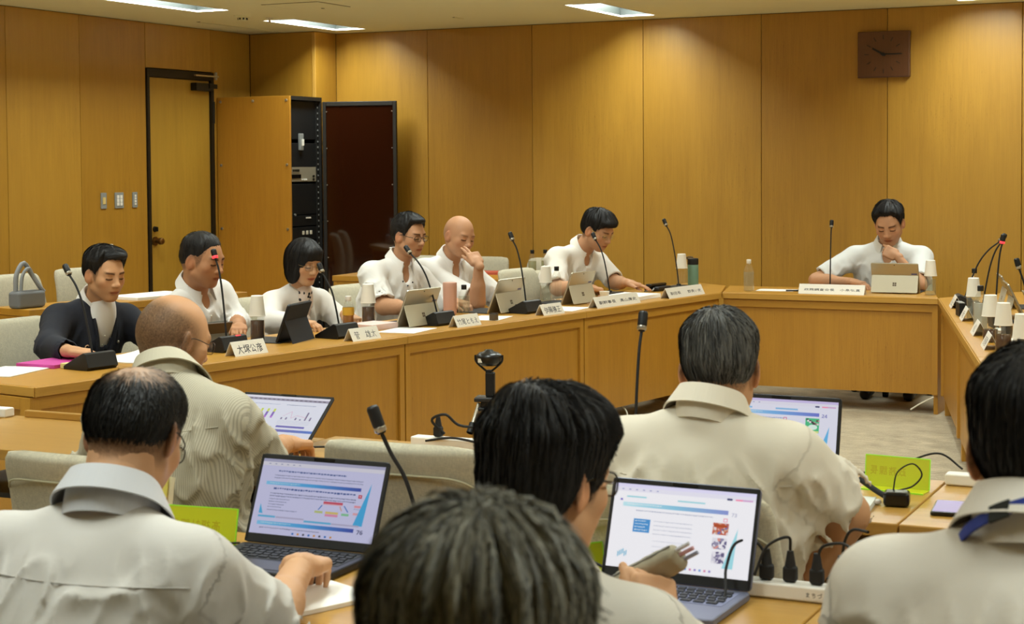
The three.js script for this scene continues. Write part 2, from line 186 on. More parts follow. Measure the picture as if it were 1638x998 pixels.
// ---------------------------------------------------------------- equipment rack with its open glass door
{
  const r = thing('equipment_rack', 'tall wood-sided equipment rack standing open in the corner', 'rack', [-7.143, 0, -11.0]);
  const D = 0.68, W = 0.468, H = 2.055;                  // depth along -x, width along -z
  part(r, 'side_panel', grain(bb(-D, 0, 0.03, H, -0.02, 0, 0.003), 1, 5.1, 0.2), M.rackWood, 'wooden side panel held with steel bolts');
  for (const x of [-D + 0.035, -D / 2, -0.03]) part(r, 'bolt', cyl(0.012, 0.009, 0.009, 0, 0, 0, 12).rotateX(Math.PI / 2).translate(x, H - 0.035, 0), M.steel);
  for (const x of [-D + 0.035, -0.03]) for (const y of [1.52, 1.02, 0.5]) part(r, 'bolt', cyl(0.012, 0.009, 0.009, 0, 0, 0, 12).rotateX(Math.PI / 2).translate(x, y, 0), M.steel);
  part(r, 'carcass', mg([bb(-D, 0, 0.03, H, -W, -W + 0.02), bb(-D, 0, H - 0.03, H, -W + 0.02, -0.02), bb(-D, 0, 0.03, 0.06, -W + 0.02, -0.02), bb(-D, -D + 0.015, 0.06, H - 0.03, -W + 0.02, -0.02), bb(-0.05, -0.02, 0.06, H - 0.03, -0.05, -0.02), bb(-0.05, -0.02, 0.06, H - 0.03, -W + 0.02, -W + 0.05)]), std('#0e0a05', 0.6), 'dark rack body');
  part(r, 'rail', mg(Array.from({ length: 36 }, (_, k) => bx(0.004, 0.012, 0.008, -0.018, 0.4 + k * 0.045, -W + 0.036))), M.gray);
  const deep = std('#060606', 0.6), unit = (y, h, mat, label) => part(r, 'rack_unit', bb(-0.4, -0.03, y, y + h, -W + 0.05, -0.05, 0.003), mat, label);
  unit(1.72, 0.3, deep, 'blank black panel'); unit(1.50, 0.19, deep, 'black panel'); 
  const sw = part(r, 'breaker', bx(0.02, 0.13, 0.05, -0.022, 1.70, -0.19, 0.003), M.gray); part(sw, 'toggle', bx(0.02, 0.05, 0.014, -0.008, 1.695, -0.195, 0.002), M.white);
  const deck = unit(1.388, 0.118, std('#a9a18c', 0.45, { metalness: 0.3 }), 'silver tape deck'); 
  part(deck, 'display', bx(0.004, 0.03, 0.13, -0.029, 1.43, -0.13), M.blackGloss); for (let k = 0; k < 4; k++) part(deck, 'button', bx(0.008, 0.018, 0.016, -0.028, 1.476, -0.085 - k * 0.026, 0.002), M.darkMetal); for (let k = 0; k < 3; k++) part(deck, 'button', bx(0.008, 0.014, 0.018, -0.028, 1.404, -0.215 - k * 0.03, 0.002), M.white); for (let k = 0; k < 2; k++) part(deck, 'dial', cyl(0.01, 0.01, 0.012, 0, 0, 0, 12).rotateZ(Math.PI / 2).translate(-0.02, 1.43 - k * 0.025, -0.375), M.darkMetal);
  unit(1.13, 0.24, deep, 'black unit'); const amp = unit(1.04, 0.082, deep, 'black amplifier'); for (let k = 0; k < 3; k++) part(amp, 'button', bx(0.008, 0.012, 0.02, -0.028, 1.102, -0.27 - k * 0.024), M.white); part(amp, 'knob', cyl(0.009, 0.009, 0.012, 0, 0, 0, 12).rotateZ(Math.PI / 2).translate(-0.02, 1.13, -0.1), M.gray);
  const mixr = unit(0.93, 0.10, deep, 'black mixer'); for (let k = 0; k < 3; k++) part(mixr, 'button', bx(0.008, 0.03, 0.026, -0.028, 0.985, -0.22 - k * 0.055, 0.002), M.cream);
  const rec = unit(0.76, 0.16, deep, 'black recorder with two blue lamps'); for (let k = 0; k < 2; k++) { part(rec, 'blue_lamp', bx(0.006, 0.042, 0.05, -0.028, 0.872 - k * 0.06, -0.205), M.ledBlue); for (let q = 0; q < 3; q++) part(rec, 'small_lamp', bx(0.006, 0.012, 0.012, -0.028, 0.862 - k * 0.06, -0.31 - q * 0.022), q === 1 ? M.ledRed : std(q ? '#cfe6c0' : '#79b37a', 0.4)); }
  unit(0.2, 0.54, deep, 'blank black panel');
  const d = part(r, 'rack_door', mg([bb(0, 0.03, 0.1, 2.02, -0.016, 0.016, 0.004), bb(0.58, 0.61, 0.1, 2.02, -0.016, 0.016, 0.004), bb(0.03, 0.58, 1.985, 2.02, -0.016, 0.016, 0.004), bb(0.03, 0.58, 0.1, 0.135, -0.016, 0.016, 0.004)]), std('#191207', 0.5), 'dark door frame');
  d.position.set(0.016, 0, -W + 0.012); d.rotation.y = 14 * DEG;
  part(d, 'tinted_pane', bb(0.028, 0.582, 0.133, 1.987, -0.006, 0.004), phy('#2a0f05', 0.05, { clearcoat: 1, clearcoatRoughness: 0.03 }), 'dark brown tinted acrylic pane');
  for (const x of [0.036, 0.574]) for (let k = 0; k < 7; k++) part(d, 'screw', cyl(0.005, 0.005, 0.004, 0, 0, 0, 8).rotateX(Math.PI / 2).translate(x, 0.2 + k * 0.29, 0.016), M.steel);
  part(d, 'latch', bx(0.04, 0.016, 0.02, 0.565, 0.855, 0.024, 0.004), M.steel, 'small steel latch');
}
// ---------------------------------------------------------------- the horseshoe of conference desks
const BANK = {                                           // local x runs along the front edge, local z points at the middle of the horseshoe
  left: { o: [-4.234, -4.788], t: Math.atan2(0.9855, 0.1695) }, back: { o: [-3.333, -10.045], t: 0 }, right: { o: [-1.993, -10.06], t: Math.atan2(-0.970, 0.2423) },
};
const TOP = 0.70;
function on(bank, s, w, y = TOP) { const b = BANK[bank], c = Math.cos(b.t), k = Math.sin(b.t); return [b.o[0] + s * c - w * k, y, b.o[1] - s * k - w * c]; }
function desk(bank, s0, s1, label, o = {}) {
  const b = BANK[bank], t = thing('conference_desk', label, 'desk', [on(bank, s0, 0)[0], 0, on(bank, s0, 0)[2]], b.t, 'wooden desks of the horseshoe');
  const L = s1 - s0, g = 0.0015, D = 0.6, outline = o.outline || [[g, 0], [L - g, 0], [L - g, -D], [g, -D]], seed = rnd() * 5;
  part(t, 'desk_top', grain(slab(outline, TOP - 0.04, TOP, 0.003), 0, seed, seed), M.deskWood);
  const x1 = L - 0.004, post = 0.036;
  part(t, 'edge_strip', grain(bb(g, L - g, TOP - 0.038, TOP - 0.003, 0, 0.005, 0.002), 0, seed + 1, 0), M.deskEdge);
  part(t, 'top_rail', grain(bb(post, x1 - post + 0.004, TOP - 0.088, TOP - 0.042, -0.034, -0.012, 0.002), 0, seed + 2, 0), M.deskWood);
  for (const x of [0.004, x1 - post]) part(t, 'stile', grain(bb(x, x + post - 0.001, 0.118, TOP - 0.042, -0.034, -0.012, 0.002), 1, seed + x, 0), M.deskWood);
  part(t, 'front_panel', grain(bb(post + 0.002, x1 - post - 0.002, 0.12, TOP - 0.086, -0.036, -0.026), 1, seed + 3, 1), M.deskPanel);
  for (const x of [0.006, x1 - 0.03]) part(t, 'side_panel', grain(bb(x, x + 0.026, 0, TOP - 0.042, -D + 0.06, -0.036, 0.002), 1, seed + 4, x), M.deskWood);
  part(t, 'book_shelf', grain(bb(0.034, x1 - 0.034, 0.56, 0.575, -D + 0.12, -0.04), 0, seed + 5, 0), M.deskWood);
  return t;
}
const endDesk = desk('left', 0.0, 0.612, 'short desk at the near end of the horseshoe beside the navy jacket man');
{ // its finished end, seen from the staff rows
  part(endDesk, 'end_rail', grain(bb(-0.012, 0.006, TOP - 0.088, TOP - 0.042, -0.56, -0.07, 0.002), 2, 0.4, 0.2), M.deskWood); part(endDesk, 'end_stile', grain(bb(-0.012, 0.006, 0.0, TOP - 0.042, -0.07, -0.012, 0.002), 1, 0.9, 0.2), M.deskWood); part(endDesk, 'end_strip', grain(bb(-0.004, 0.002, TOP - 0.038, TOP - 0.003, -0.6, 0.0, 0.002), 2, 0.3, 0.2), M.deskEdge);
}
desk('left', 0.612, 2.182, 'long desk in front of the woman in the white jacket');
desk('left', 2.182, 3.75, 'long desk in front of the glasses man and the bald man resting his cheek');
desk('left', 3.75, 5.315, 'long desk in front of the man reading papers, ending at the far corner', { outline: [[0.0015, 0], [1.5635, 0], [1.5635 + 0.13, -0.06], [1.5635 + 0.545, -0.255], [1.5635 + 0.72, -0.6], [0.0015, -0.6]] });
desk('back', 0.0, 1.34, 'single desk closing the far end of the horseshoe below the clock', { outline: [[0.0015, 0], [1.3385, 0], [1.20, -0.56], [-0.135, -0.56]] });
desk('right', 0.0, 1.555, 'desk at the far end of the right bank, next to the closing desk', { outline: [[0.0015, 0], [1.5535, 0], [1.5535, -0.6], [-0.62, -0.6]] });
desk('right', 1.555, 3.11, 'desk in the right bank carrying a row of upturned cups'); desk('right', 3.11, 4.665, 'nearest desk of the right bank, behind the man with the blue lanyard');

// ---------------------------------------------------------------- desks along the walls
function wallDesk(label, o, t, L, D = 0.5) {
  const g = thing('side_desk', label, 'desk', [o[0], 0, o[1]], t, 'wooden desks along the walls'), seed = rnd() * 5;
  part(g, 'desk_top', grain(bb(0, L, TOP - 0.04, TOP, -D, 0, 0.003), 0, seed, 0), M.deskWood); part(g, 'top_rail', grain(bb(0.04, L - 0.04, TOP - 0.09, TOP - 0.042, -0.034, -0.012, 0.002), 0, seed + 1, 0), M.deskWood);
  for (const x of [0.004, L - 0.044]) { part(g, 'stile', grain(bb(x, x + 0.035, 0, TOP - 0.042, -0.034, -0.012, 0.002), 1, seed + x, 0), M.deskWood); part(g, 'side_panel', grain(bb(x + 0.004, x + 0.03, 0, TOP - 0.042, -D + 0.03, -0.036), 1, seed + 2, 0), M.deskWood); }
  part(g, 'front_panel', grain(bb(0.042, L - 0.042, 0.1, TOP - 0.088, -0.036, -0.026), 1, seed + 3, 0), M.deskPanel); return g;
}
wallDesk('wall desk behind the first two seated men, carrying papers', [-6.58, -7.41], Math.atan2(0.9716, 0.2368), 1.647, 0.36);
wallDesk('wall desk behind the bald man, standing before the open rack door', [-6.53, -10.60], 2.2 * DEG, 1.62);

// ---------------------------------------------------------------- staff tables
function staffTable(label, x0, x1, z0, z1, ledge) {
  const g = thing('staff_table', label, 'table', [x0, 0, z1]), L = x1 - x0, D = z1 - z0, seed = rnd() * 5;
  part(g, 'table_top', grain(bb(0.001, L - 0.001, TOP - 0.032, TOP, -D, 0, 0.003), 0, seed, 0), M.tableWood); part(g, 'modesty_panel', grain(bb(0.05, L - 0.05, 0.25, TOP - 0.034, -D + 0.05, -D + 0.068), 0, seed, 1), M.deskPanel); part(g, 'under_shelf', bb(0.05, L - 0.05, 0.53, 0.545, -D + 0.07, -0.12), M.black, 'dark shelf');
  for (const x of [0.06, L - 0.06]) { part(g, 'leg', mg([bx(0.05, 0.63, 0.05, x, 0.35, -D / 2 - 0.05, 0.004), bx(0.05, 0.03, D - 0.06, x, 0.02, -D / 2, 0.006)]), M.black); }
  if (ledge) part(g, 'rear_ledge', grain(bb(0.05, L - 0.05, TOP, TOP + 0.022, -D, -D + 0.02, 0.003), 0, seed + 1, 2), M.tableWood);
}
staffTable('table at the left of the front staff row, bare wood with a raised rear ledge', -3.80, -2.622, -4.21, -3.68, true);
staffTable('table in the front staff row carrying two open laptops', -2.62, -0.822, -4.26, -3.70); staffTable('table in the front staff row carrying a phone and a power strip', -0.82, 0.98, -4.26, -3.70);
staffTable('table in the second staff row carrying two open laptops and neon name stands', -2.62, -0.792, -3.045, -2.47); staffTable('table in the second staff row in front of the man with the blue lanyard', -0.79, 1.01, -3.045, -2.47);

// ---------------------------------------------------------------- chairs
function cushion(w0, w1, h, d, r, n = 10, m = 8) {       // soft upright pad: width w0 below, w1 above
  const pos = [], uv = [], idx = []; const ring = roundRect(1, 1, 0.42, 5), K = ring.length;
  const rows = []; for (let j = 0; j <= n; j++) rows.push(j / n);
  const prof = [[0, 0.0], [0.02, 0.55], [0.06, 0.85], [0.14, 1], ...rows.slice(2, n - 1).map((t) => [t, 1]), [0.9, 0.98], [0.955, 0.88], [0.985, 0.62], [1, 0]];
  prof.forEach(([t, s], j) => ring.forEach(([a, b], i) => { const w = mix(w0, w1, t) * (t > 0.9 ? 1 - 0.9 * (1 - s) * r / w1 * 2 : 1), thick = d * (0.15 + 0.85 * s); pos.push(a * w * (s < 0.01 ? 0.85 : 1), t * h, b * thick * (s < 0.01 ? 0.3 : 1)); uv.push(a * w, t * h); }));
  for (let j = 0; j + 1 < prof.length; j++) for (let i = 0; i < K; i++) { const a = j * K + i, b = j * K + (i + 1) % K, c = a + K, e = b + K; idx.push(a, c, b, b, c, e); }
  const cap = (j, flip) => { const c = pos.length / 3; pos.push(0, prof[j][0] * h, 0); uv.push(0, 0); for (let i = 0; i < K; i++) { const a = j * K + i, b = j * K + (i + 1) % K; flip ? idx.push(c, a, b) : idx.push(c, b, a); } }; cap(0, true); cap(prof.length - 1, false);
  const g = new THREE.BufferGeometry(); g.setAttribute('position', new THREE.Float32BufferAttribute(pos, 3)); g.setAttribute('uv', new THREE.Float32BufferAttribute(uv, 2)); g.setIndex(idx); g.computeVertexNormals(); return g;
}
const chairGeo = (() => {
  const back = cushion(0.47, 0.385, 0.47, 0.085, 0.05); { const P = back.attributes.position; for (let i = 0; i < P.count; i++) { const x = P.getX(i), y = P.getY(i); P.setZ(i, P.getZ(i) + 0.35 * x * x - 0.10 * y + 0.05 * Math.sin(y * 6)); } back.computeVertexNormals(); }
  const seat = cushion(0.45, 0.48, 0.47, 0.09, 0.05).rotateX(Math.PI / 2);
  const yb = 0.405, pip = []; for (let i = 0; i <= 16; i++) { const x = -0.186 + 0.372 * i / 16, e = Math.abs(i - 8) / 8; pip.push([x, yb - 0.03 * Math.pow(e, 8), 0.35 * x * x - 0.10 * yb + 0.05 * Math.sin(yb * 6) - 0.044 + 0.03 * Math.pow(e, 8)]); }
  const arms = []; for (let k = 0; k < 5; k++) arms.push(mg([bx(0.04, 0.03, 0.26, 0, 0.075, 0.14, 0.01)]).rotateY(k * 72 * DEG));
  return { back, seat, piping: tube(pip, 0.0028, 32, 6), column: mg([cyl(0.028, 0.028, 0.2, 0, 0.08, 0, 14), cyl(0.02, 0.02, 0.12, 0, 0.26, 0, 14), bx(0.2, 0.03, 0.2, 0, 0.35, 0, 0.008)]), bracket: mg([bx(0.07, 0.02, 0.2, 0, 0.355, -0.17, 0.006), bx(0.07, 0.24, 0.02, 0, 0.47, -0.27, 0.006)]), arms, caster: mg([cyl(0.028, 0.028, 0.03, 0, 0, 0, 14).rotateZ(Math.PI / 2).translate(0.015, 0.028, 0)]) };
})();
function chair(label, pos, turn, lift = 0, group = 'cream office chairs') {
  const c = thing('office_chair', label, 'chair', pos, turn, group);
  const b = part(c, 'backrest', chairGeo.back, M.chair); b.position.set(0, 0.44 + lift, -0.215); const p = part(b, 'piping', chairGeo.piping, M.piping);
  const s = part(c, 'seat', chairGeo.seat, M.chair); s.position.set(0, 0.405 + lift, -0.215); const cl = part(c, 'column', chairGeo.column, M.chairBase); cl.position.y = lift; const br = part(c, 'back_bracket', chairGeo.bracket, M.chairBase); br.position.y = lift;
  for (let k = 0; k < 5; k++) { const l = part(c, 'base_leg', chairGeo.arms[k], M.chairBase); const w = part(l, 'caster', chairGeo.caster, M.rubber); w.position.set(Math.sin(k * 72 * DEG) * 0.26, 0, Math.cos(k * 72 * DEG) * 0.26); w.rotation.y = k; }
  return c;
}
const facing = BANK.left.t;
const lc = (label, s, w, lift = 0, dt = 0) => { const p = on('left', s, w, 0); return chair(label, p, facing + dt, lift, 'cream chairs along the left bank'); };
chair('empty cream chair back between the two laptops of the staff rows', [-1.762, 0, -3.36], Math.PI, 0.0, 'cream chairs of the staff rows');
chair('cream chair of the man in the striped shirt, a paper sheet hung on its back', [-2.625, 0, -3.31], Math.PI, -0.075, 'cream chairs of the staff rows');
chair('cream chair of the grey-haired man in the cream shirt', [-1.115, 0, -3.295], Math.PI, -0.04, 'cream chairs of the staff rows');
chair('cream chair at the left edge, only its slanting side in view', [-3.17, 0, -3.36], Math.PI, -0.09, 'cream chairs of the staff rows');
chair('cream chair of the man in the pale shirt at lower left', [-1.72, 0, -2.05], Math.PI, -0.13, 'cream chairs of the staff rows'); chair('cream chair of the black-haired man in the middle', [-0.93, 0, -1.98], Math.PI, -0.13, 'cream chairs of the staff rows'); chair('cream chair of the man with the blue lanyard', [-0.27, 0, -1.93], Math.PI, -0.08, 'cream chairs of the staff rows');
chair('cream chair of the grey-haired man nearest the camera', [-0.54, 0, -0.93], Math.PI, -0.06, 'cream chairs of the staff rows');
lc('cream chair at the left edge in front of the navy jacket man’s chair', 0.42, 0.90, -0.09, 0.45); lc('cream chair of the man in the navy jacket', 0.98, 1.07, -0.09, 0.1); lc('cream chair of the white-shirted man behind the lit microphone', 1.72, 1.08, -0.12); lc('cream chair of the woman', 2.44, 0.99, -0.09, -0.1);
lc('cream chair of the man with dark-rimmed glasses and button-down collar', 3.30, 1.08, -0.08, -0.1); lc('cream chair of the bald man resting his cheek on his hand', 3.82, 1.12, -0.10); lc('empty cream chair between the bald man and the man reading papers', 4.55, 0.80, -0.05); lc('cream chair of the man reading papers', 5.12, 1.02, -0.10);
chair('cream chair of the man below the clock', [-2.46, 0, -10.98], 0, -0.08, 'cream chairs along the left bank');
const wc = (label, x, z, t, lift = 0) => chair(label, [x, 0, z], t, lift, 'cream chairs at the wall desks');
wc('cream chair at the left edge by the wall, a grey bag strap over it', -6.95, -7.90, facing, -0.05); wc('cream chair by the wall behind the navy jacket man', -6.99, -8.55, facing, -0.05); wc('cream chair behind the bald man, near two bottles', -5.68, -11.235, 0.05, -0.1); wc('cream chair by the wall between the bald man and the reading man', -5.12, -11.235, 0.05, -0.1); wc('cream chair by the wall, a stack of white papers before it', -6.22, -11.235, 0.05, -0.1);
// ---------------------------------------------------------------- lettering drawn stroke by stroke
const GLYPH = {
  '大': '1,3.5 9,3.5|5,0.5 5,3.5 3.5,7 1,9.8|5,3.5 6.5,7 9,9.8', '太': '1,3.5 9,3.5|5,0.5 5,3.5 3.5,7 1,9.8|5,3.5 6.5,7 9,9.8|3.8,7.8 4.8,9.4',
  '塚': '0.3,3 3.4,3|1.8,0.5 1.8,8|0.2,8.5 3.6,7.5|4,1 9.8,1|4,1 4,2.6|9.8,1 9.8,2.6|4.5,3 9.3,3|7,3 4.2,6|6,4 7.5,7 6,9.8|6.6,5.5 4,8|9.5,4 7,6|7.3,6 9.8,9', '公': '3.5,1 1,4.5|6.5,1 9,4.5|4.5,4.5 2.5,8.5 7.8,8|6.8,6.5 8.6,9.6',
  '彦': '5,0.3 5,1.5|1,1.8 9,1.8|3,2.2 4,4|7,2.2 6,4|1.2,4.2 9,4.2|1.6,4.2 1.4,7 0.3,9.8|8,4.8 4,6.4|8.4,6.5 4,8.2|8.8,8 3.6,9.9', '菅': '0.8,1.5 9.2,1.5|3,0.3 3,2.6|7,0.3 7,2.6|1,3.6 1,5|1,3.6 9,3.6 9,5|3,5 7,5 7,6.6 3,6.6 3,5|3,6.6 3,9.8 7.4,9.8 7.4,8 3,8',
  '雄': '0.5,2.5 5,2.5|2.5,0.5 2,4 0.3,9|2.6,5 1.6,8.5 4.2,8|3.6,6.5 4.6,9.3|6.5,0.5 5,4|6,3 6,9.8|6,3 9.5,3|6,5 9.3,5|6,7 9.3,7|6,9.3 9.8,9.3|7.8,1 7.8,9.3', '竹': '2,0.5 0.5,3.5|1.2,3 4.6,3|2.8,3 2.8,9.6|6.5,0.5 5.2,3.5|6,3 9.6,3|7.8,3 7.8,9.6 7,9',
  '尾': '1.5,1 9,1 9,3 1.5,3|1.5,1 1.3,6 0.3,9.8|7.5,3.8 3,4.8|2.8,6 8.8,5.5|2.5,7.8 9,7.3|5.6,4.4 5.6,9 6.5,9.7 9.6,9.4 9.6,8.4', 'と': '3,1 4,4.6|8,3 3.5,5.6 2.6,7.6 4,9 8.4,9', 'も': '4.4,0.6 3.8,7.6 5,9.4 7.6,9 8.2,6.6|2,3 7,3|2,5.6 7,5.6', 'え': '4,0.8 6,1.8|2.4,4 7,3.4 2,9.4|4.8,6.4 6,7 6.4,9.2 9,9.2',
  '伊': '2.6,0.5 0.4,5|1.8,3.6 1.8,9.8|3.6,2 9,2 9,7.5|3.2,4.6 9.9,4.6|3.6,7.3 9,7.3|6,2 5.6,6 3.6,9.8', '藤': '0.8,1.2 9.2,1.2|3,0.2 3,2.2|7,0.2 7,2.2|1,3 1,7 0.3,9.8|1,3 3.6,3 3.6,9.6|1,5 3.6,5|1,7 3.6,7|4.4,3.4 9.6,3.4|4.4,5 9.8,5|7,2.6 4.4,7|7,5 9.8,7|7,6 7,9.8|5,7 6.2,8.2|9,7 7.8,8.2',
  '勝': '1,1 1,6.5 0.3,9.8|1,1 3.6,1 3.6,9.6|1,3.6 3.6,3.6|1,6 3.6,6|5,0.8 6,2|9,0.8 8,2|4.4,2.6 9.6,2.6|4.2,4.4 9.9,4.4|7,1 6.4,4.4 4.2,6.6|7,4.4 9.9,6.4|5,6.6 9,6.6 8.6,9.6 7.8,9.4|6.8,5.4 6.4,7.6 4.6,9.8', '正': '1,1.2 9,1.2|5,1.2 5,9.2|5,5 8.6,5|2.4,4.4 2.4,9.2|0.4,9.2 9.6,9.2',
  '副': '0.6,0.8 6,0.8|1.6,2 5,2 5,3.8 1.6,3.8 1.6,2|1,5 5.6,5 5.6,9.4 1,9.4 1,5|1,7.2 5.6,7.2|3.3,5 3.3,9.4|7.2,1.6 7.2,7|9.2,0.4 9.2,9.6 8.2,9', '幹': '0.4,1.8 4.6,1.8|2.5,0.3 2.5,3|1,3 4.2,3 4.2,6.4 1,6.4 1,3|1,4.7 4.2,4.7|0.2,7.8 4.8,7.8|2.5,6.4 2.5,9.9|7.4,0.5 5,3.4|7.4,0.5 9.9,3.2|6.4,3.6 8.6,3.6|5.4,5.8 9.8,5.8|7.6,3.6 7.6,9.9',
  '事': '0.6,1.4 9.4,1.4|5,0.2 5,9.6 3.6,9|2.4,2.6 7.6,2.6 7.6,4 2.4,4 2.4,2.6|1.6,5 8,5 8,7.8 1.6,7.8|0.3,6.4 9.7,6.4', '長': '2.4,0.6 8.6,0.6|2.4,0.6 2.4,5.6|2.4,2.2 8,2.2|2.4,3.8 8,3.8|0.6,5.6 9.4,5.6|3,5.6 3,9.6 5.2,8.6|8.4,6.2 5.6,7.6|4.6,5.8 6.4,8.4 9.4,9.8',
  '高': '5,0.2 5,1.4|0.8,1.6 9.2,1.6|3.2,2.6 6.8,2.6 6.8,4 3.2,4 3.2,2.6|1.2,5 1.2,9.8|1.2,5 8.8,5 8.8,9.6 8,9.4|3.4,6.4 6.6,6.4 6.6,8.4 3.4,8.4 3.4,6.4', '山': '5,0.8 5,9|1.4,3.6 1.4,9 8.8,9|8.8,3.6 8.8,9.4', '康': '5,0.2 5,1.2|1.4,1.4 9.4,1.4|1.6,1.4 1.4,6 0.4,9.8|3,3 8.4,3 8.4,5.6|2.4,4.3 9.6,4.3|3,5.6 8.4,5.6|5.6,2 5.6,9.6|5,6.4 2.4,9|8.6,6.4 6.4,7.4|6.2,7 9.6,9.6',
  '史': '1.6,2 8.4,2 8.4,5 1.6,5 1.6,2|5,0.4 4.8,5 3.6,7.6 0.8,9.8|2,5.8 5,8.2 9.6,9.8', '団': '1,1 9,1 9,9.4 1,9.4 1,1|2.4,3.8 7.8,3.8|6,2 6,7.8 5,7.4|3.4,5 4.4,6.4', '野': '0.6,1 5,1 5,5 0.6,5 0.6,1|0.6,3 5,3|2.8,1 2.8,9|0.8,7 4.8,7|0.2,9.2 5.2,8.8|6,1 9.4,1 7.6,3|6.6,2.4 8.6,4|5.8,4.8 9.8,4.8 9,6.2|7.8,4.8 7.8,9.6 6.8,9.2', '男': '2,0.8 8,0.8 8,5 2,5 2,0.8|2,2.9 8,2.9|5,0.8 5,5|1,6.4 8.6,6.4 8.2,9.6 7,9.4|5,5.2 4.4,7.6 1.4,9.8', 'い': '2,2 2.4,7.4 3.6,8.8 4.4,7.4|7.4,2.4 8.6,6.4',
  '政': '0.4,1.4 5,1.4|2.8,1.4 2.8,8.6|2.8,4.6 4.8,4.6|1.2,4 1.2,8.8|0.2,9.2 5.2,8.4|6.6,0.6 5.4,4|6,2.6 9.8,2.6|8.8,2.6 7.6,7 5.2,9.8|6,4 7.6,7.4 9.8,9.8', '務': '0.8,1 4.6,1 3,3|1.4,2.2 3.6,3.6|0.4,4.4 4.8,4.4 4,5.8|2.8,4.4 2.8,9.6 1.8,9|2.6,5.6 0.4,8.6|6.6,0.4 5.2,3|6,1.8 9.6,1.8|9,1.8 5.4,5.4|6.2,2.6 9.6,5.2|5.6,6.6 9.2,6.6 8.8,9.6 7.8,9.4|7.4,5.6 7,7.6 5.2,9.8',
  '調': '0.8,0.8 3.4,0.8|0.3,2.4 4,2.4|0.8,3.8 3.4,3.8|0.8,5.2 3.4,5.2|0.8,6.6 3.4,6.6 3.4,9.2 0.8,9.2 0.8,6.6|4.8,1 4.8,6 4.2,9.6|4.8,1 9.4,1 9.4,9.6 8.6,9.4|5.8,2.8 8.4,2.8|7.1,1.6 7.1,4.4|5.6,4.4 8.6,4.4|6,5.8 8.2,5.8 8.2,8 6,8 6,5.8', '査': '0.8,1.6 9.2,1.6|5,0.2 5,5|4.8,1.8 1,4.8|5.2,1.8 9,4.8|2.6,5 7.4,5 7.4,9 2.6,9 2.6,5|2.6,6.4 7.4,6.4|2.6,7.8 7.4,7.8|0.4,9.6 9.6,9.6', '会': '5,0.4 0.4,4.4|5,0.4 9.6,4.4|3,4 7,4|1.4,6 8.6,6|4.4,6 2.4,9 7.6,8.6|6.6,7.4 8.4,9.6',
  '小': '5,0.5 5,9.4 3.8,8.8|2.6,3.6 0.8,7.4|7.2,3.4 9.2,7.2', '泉': '5,0.2 4.2,1.2|2.4,1.2 7.6,1.2 7.6,4.2 2.4,4.2 2.4,1.2|2.4,2.7 7.6,2.7|5,4.2 5,9.6 4,9.2|1,5.6 3.6,5.6 0.8,9|8.8,5.2 5.8,6.8|5.4,6 9.4,9.2', '弘': '0.8,1 4,1 4,3.4 1,3.4 0.8,5.8 4.2,5.8 3.8,9.2 2.8,9|7.2,0.8 5.2,8.6 9,8|8.2,6 9.6,9.4', '真': '0.8,1.4 9.2,1.4|5,0.2 5,2.6|2.6,2.6 7.4,2.6 7.4,7 2.6,7 2.6,2.6|2.6,4 7.4,4|2.6,5.5 7.4,5.5|0.4,8 9.6,8|3.6,8.4 1.4,9.9|6.4,8.4 8.8,9.9',
  '福': '2,0.2 2,1.6|0.4,2 3.8,2 0.4,6|2,4.6 2,9.8|2.6,5 3.8,6.2|4.6,0.8 9.6,0.8|5.4,2 8.8,2 8.8,3.8 5.4,3.8 5.4,2|5,5 9.4,5 9.4,9.4 5,9.4 5,5|5,7.2 9.4,7.2|7.2,5 7.2,9.4', '祉': '2,0.2 2,1.6|0.4,2 3.8,2 0.4,6|2,4.6 2,9.8|2.6,5 3.8,6.2|7.4,0.6 7.4,9|7.4,4.2 9.6,4.2|5.4,3.6 5.4,9|4.4,9.2 9.8,9.2', '課': '0.8,0.8 3.4,0.8|0.3,2.4 4,2.4|0.8,3.8 3.4,3.8|0.8,5.2 3.4,5.2|0.8,6.6 3.4,6.6 3.4,9.2 0.8,9.2 0.8,6.6|5,0.8 9.2,0.8 9.2,5 5,5 5,0.8|5,2.9 9.2,2.9|7.1,0.8 7.1,9.8|4.4,6.4 9.8,6.4|6.8,6.6 4.4,9.4|7.4,6.6 9.8,9.4',
  'ま': '2,2.2 8,2.2|2.4,4.4 7.6,4.4|5,0.6 5,7.6 3.4,9 2.2,8 3.6,6.8 8.2,9', 'ち': '1.4,2.4 8,2.4|4.6,0.6 2.6,6 6.6,4.4 8,6.6 6,9 3.2,9.2', 'づ': '0.8,4 6,2.4 8.4,4.6 6.8,7.6 3,8.6|7,0.6 7.8,2|8.6,0.2 9.4,1.6', 'く': '6.6,0.8 2.6,5 7,9.4', 'り': '2.8,1 2.6,5|6.8,0.8 7,6 4.4,9.6',
};
function glyphs(c, text, x, y, size, step, ink, wide = 0.1, mirror) {
  c.strokeStyle = ink; c.lineWidth = size * wide; c.lineCap = c.lineJoin = 'round';
  [...text].forEach((ch, i) => { const g = GLYPH[ch]; if (!g) return; for (const st of g.split('|')) { c.beginPath(); st.split(' ').forEach((p, k) => { const [a, b] = p.split(',').map(Number), px = x + i * step + (mirror ? 10 - a : a) / 10 * size, py = y + b / 10 * size; k ? c.lineTo(px, py) : c.moveTo(px, py); }); c.stroke(); } });
}
function canvasTex(w, h, draw) { const cv = document.createElement('canvas'); cv.width = w; cv.height = h; draw(cv.getContext('2d'), w, h); const t = new THREE.CanvasTexture(cv); t.colorSpace = THREE.SRGBColorSpace; t.anisotropy = 8; return t; }
const fitUV = (g, w, h) => planarUV(g, (p) => p[0] / w + 0.5, (p) => p[1] / h + 0.5);

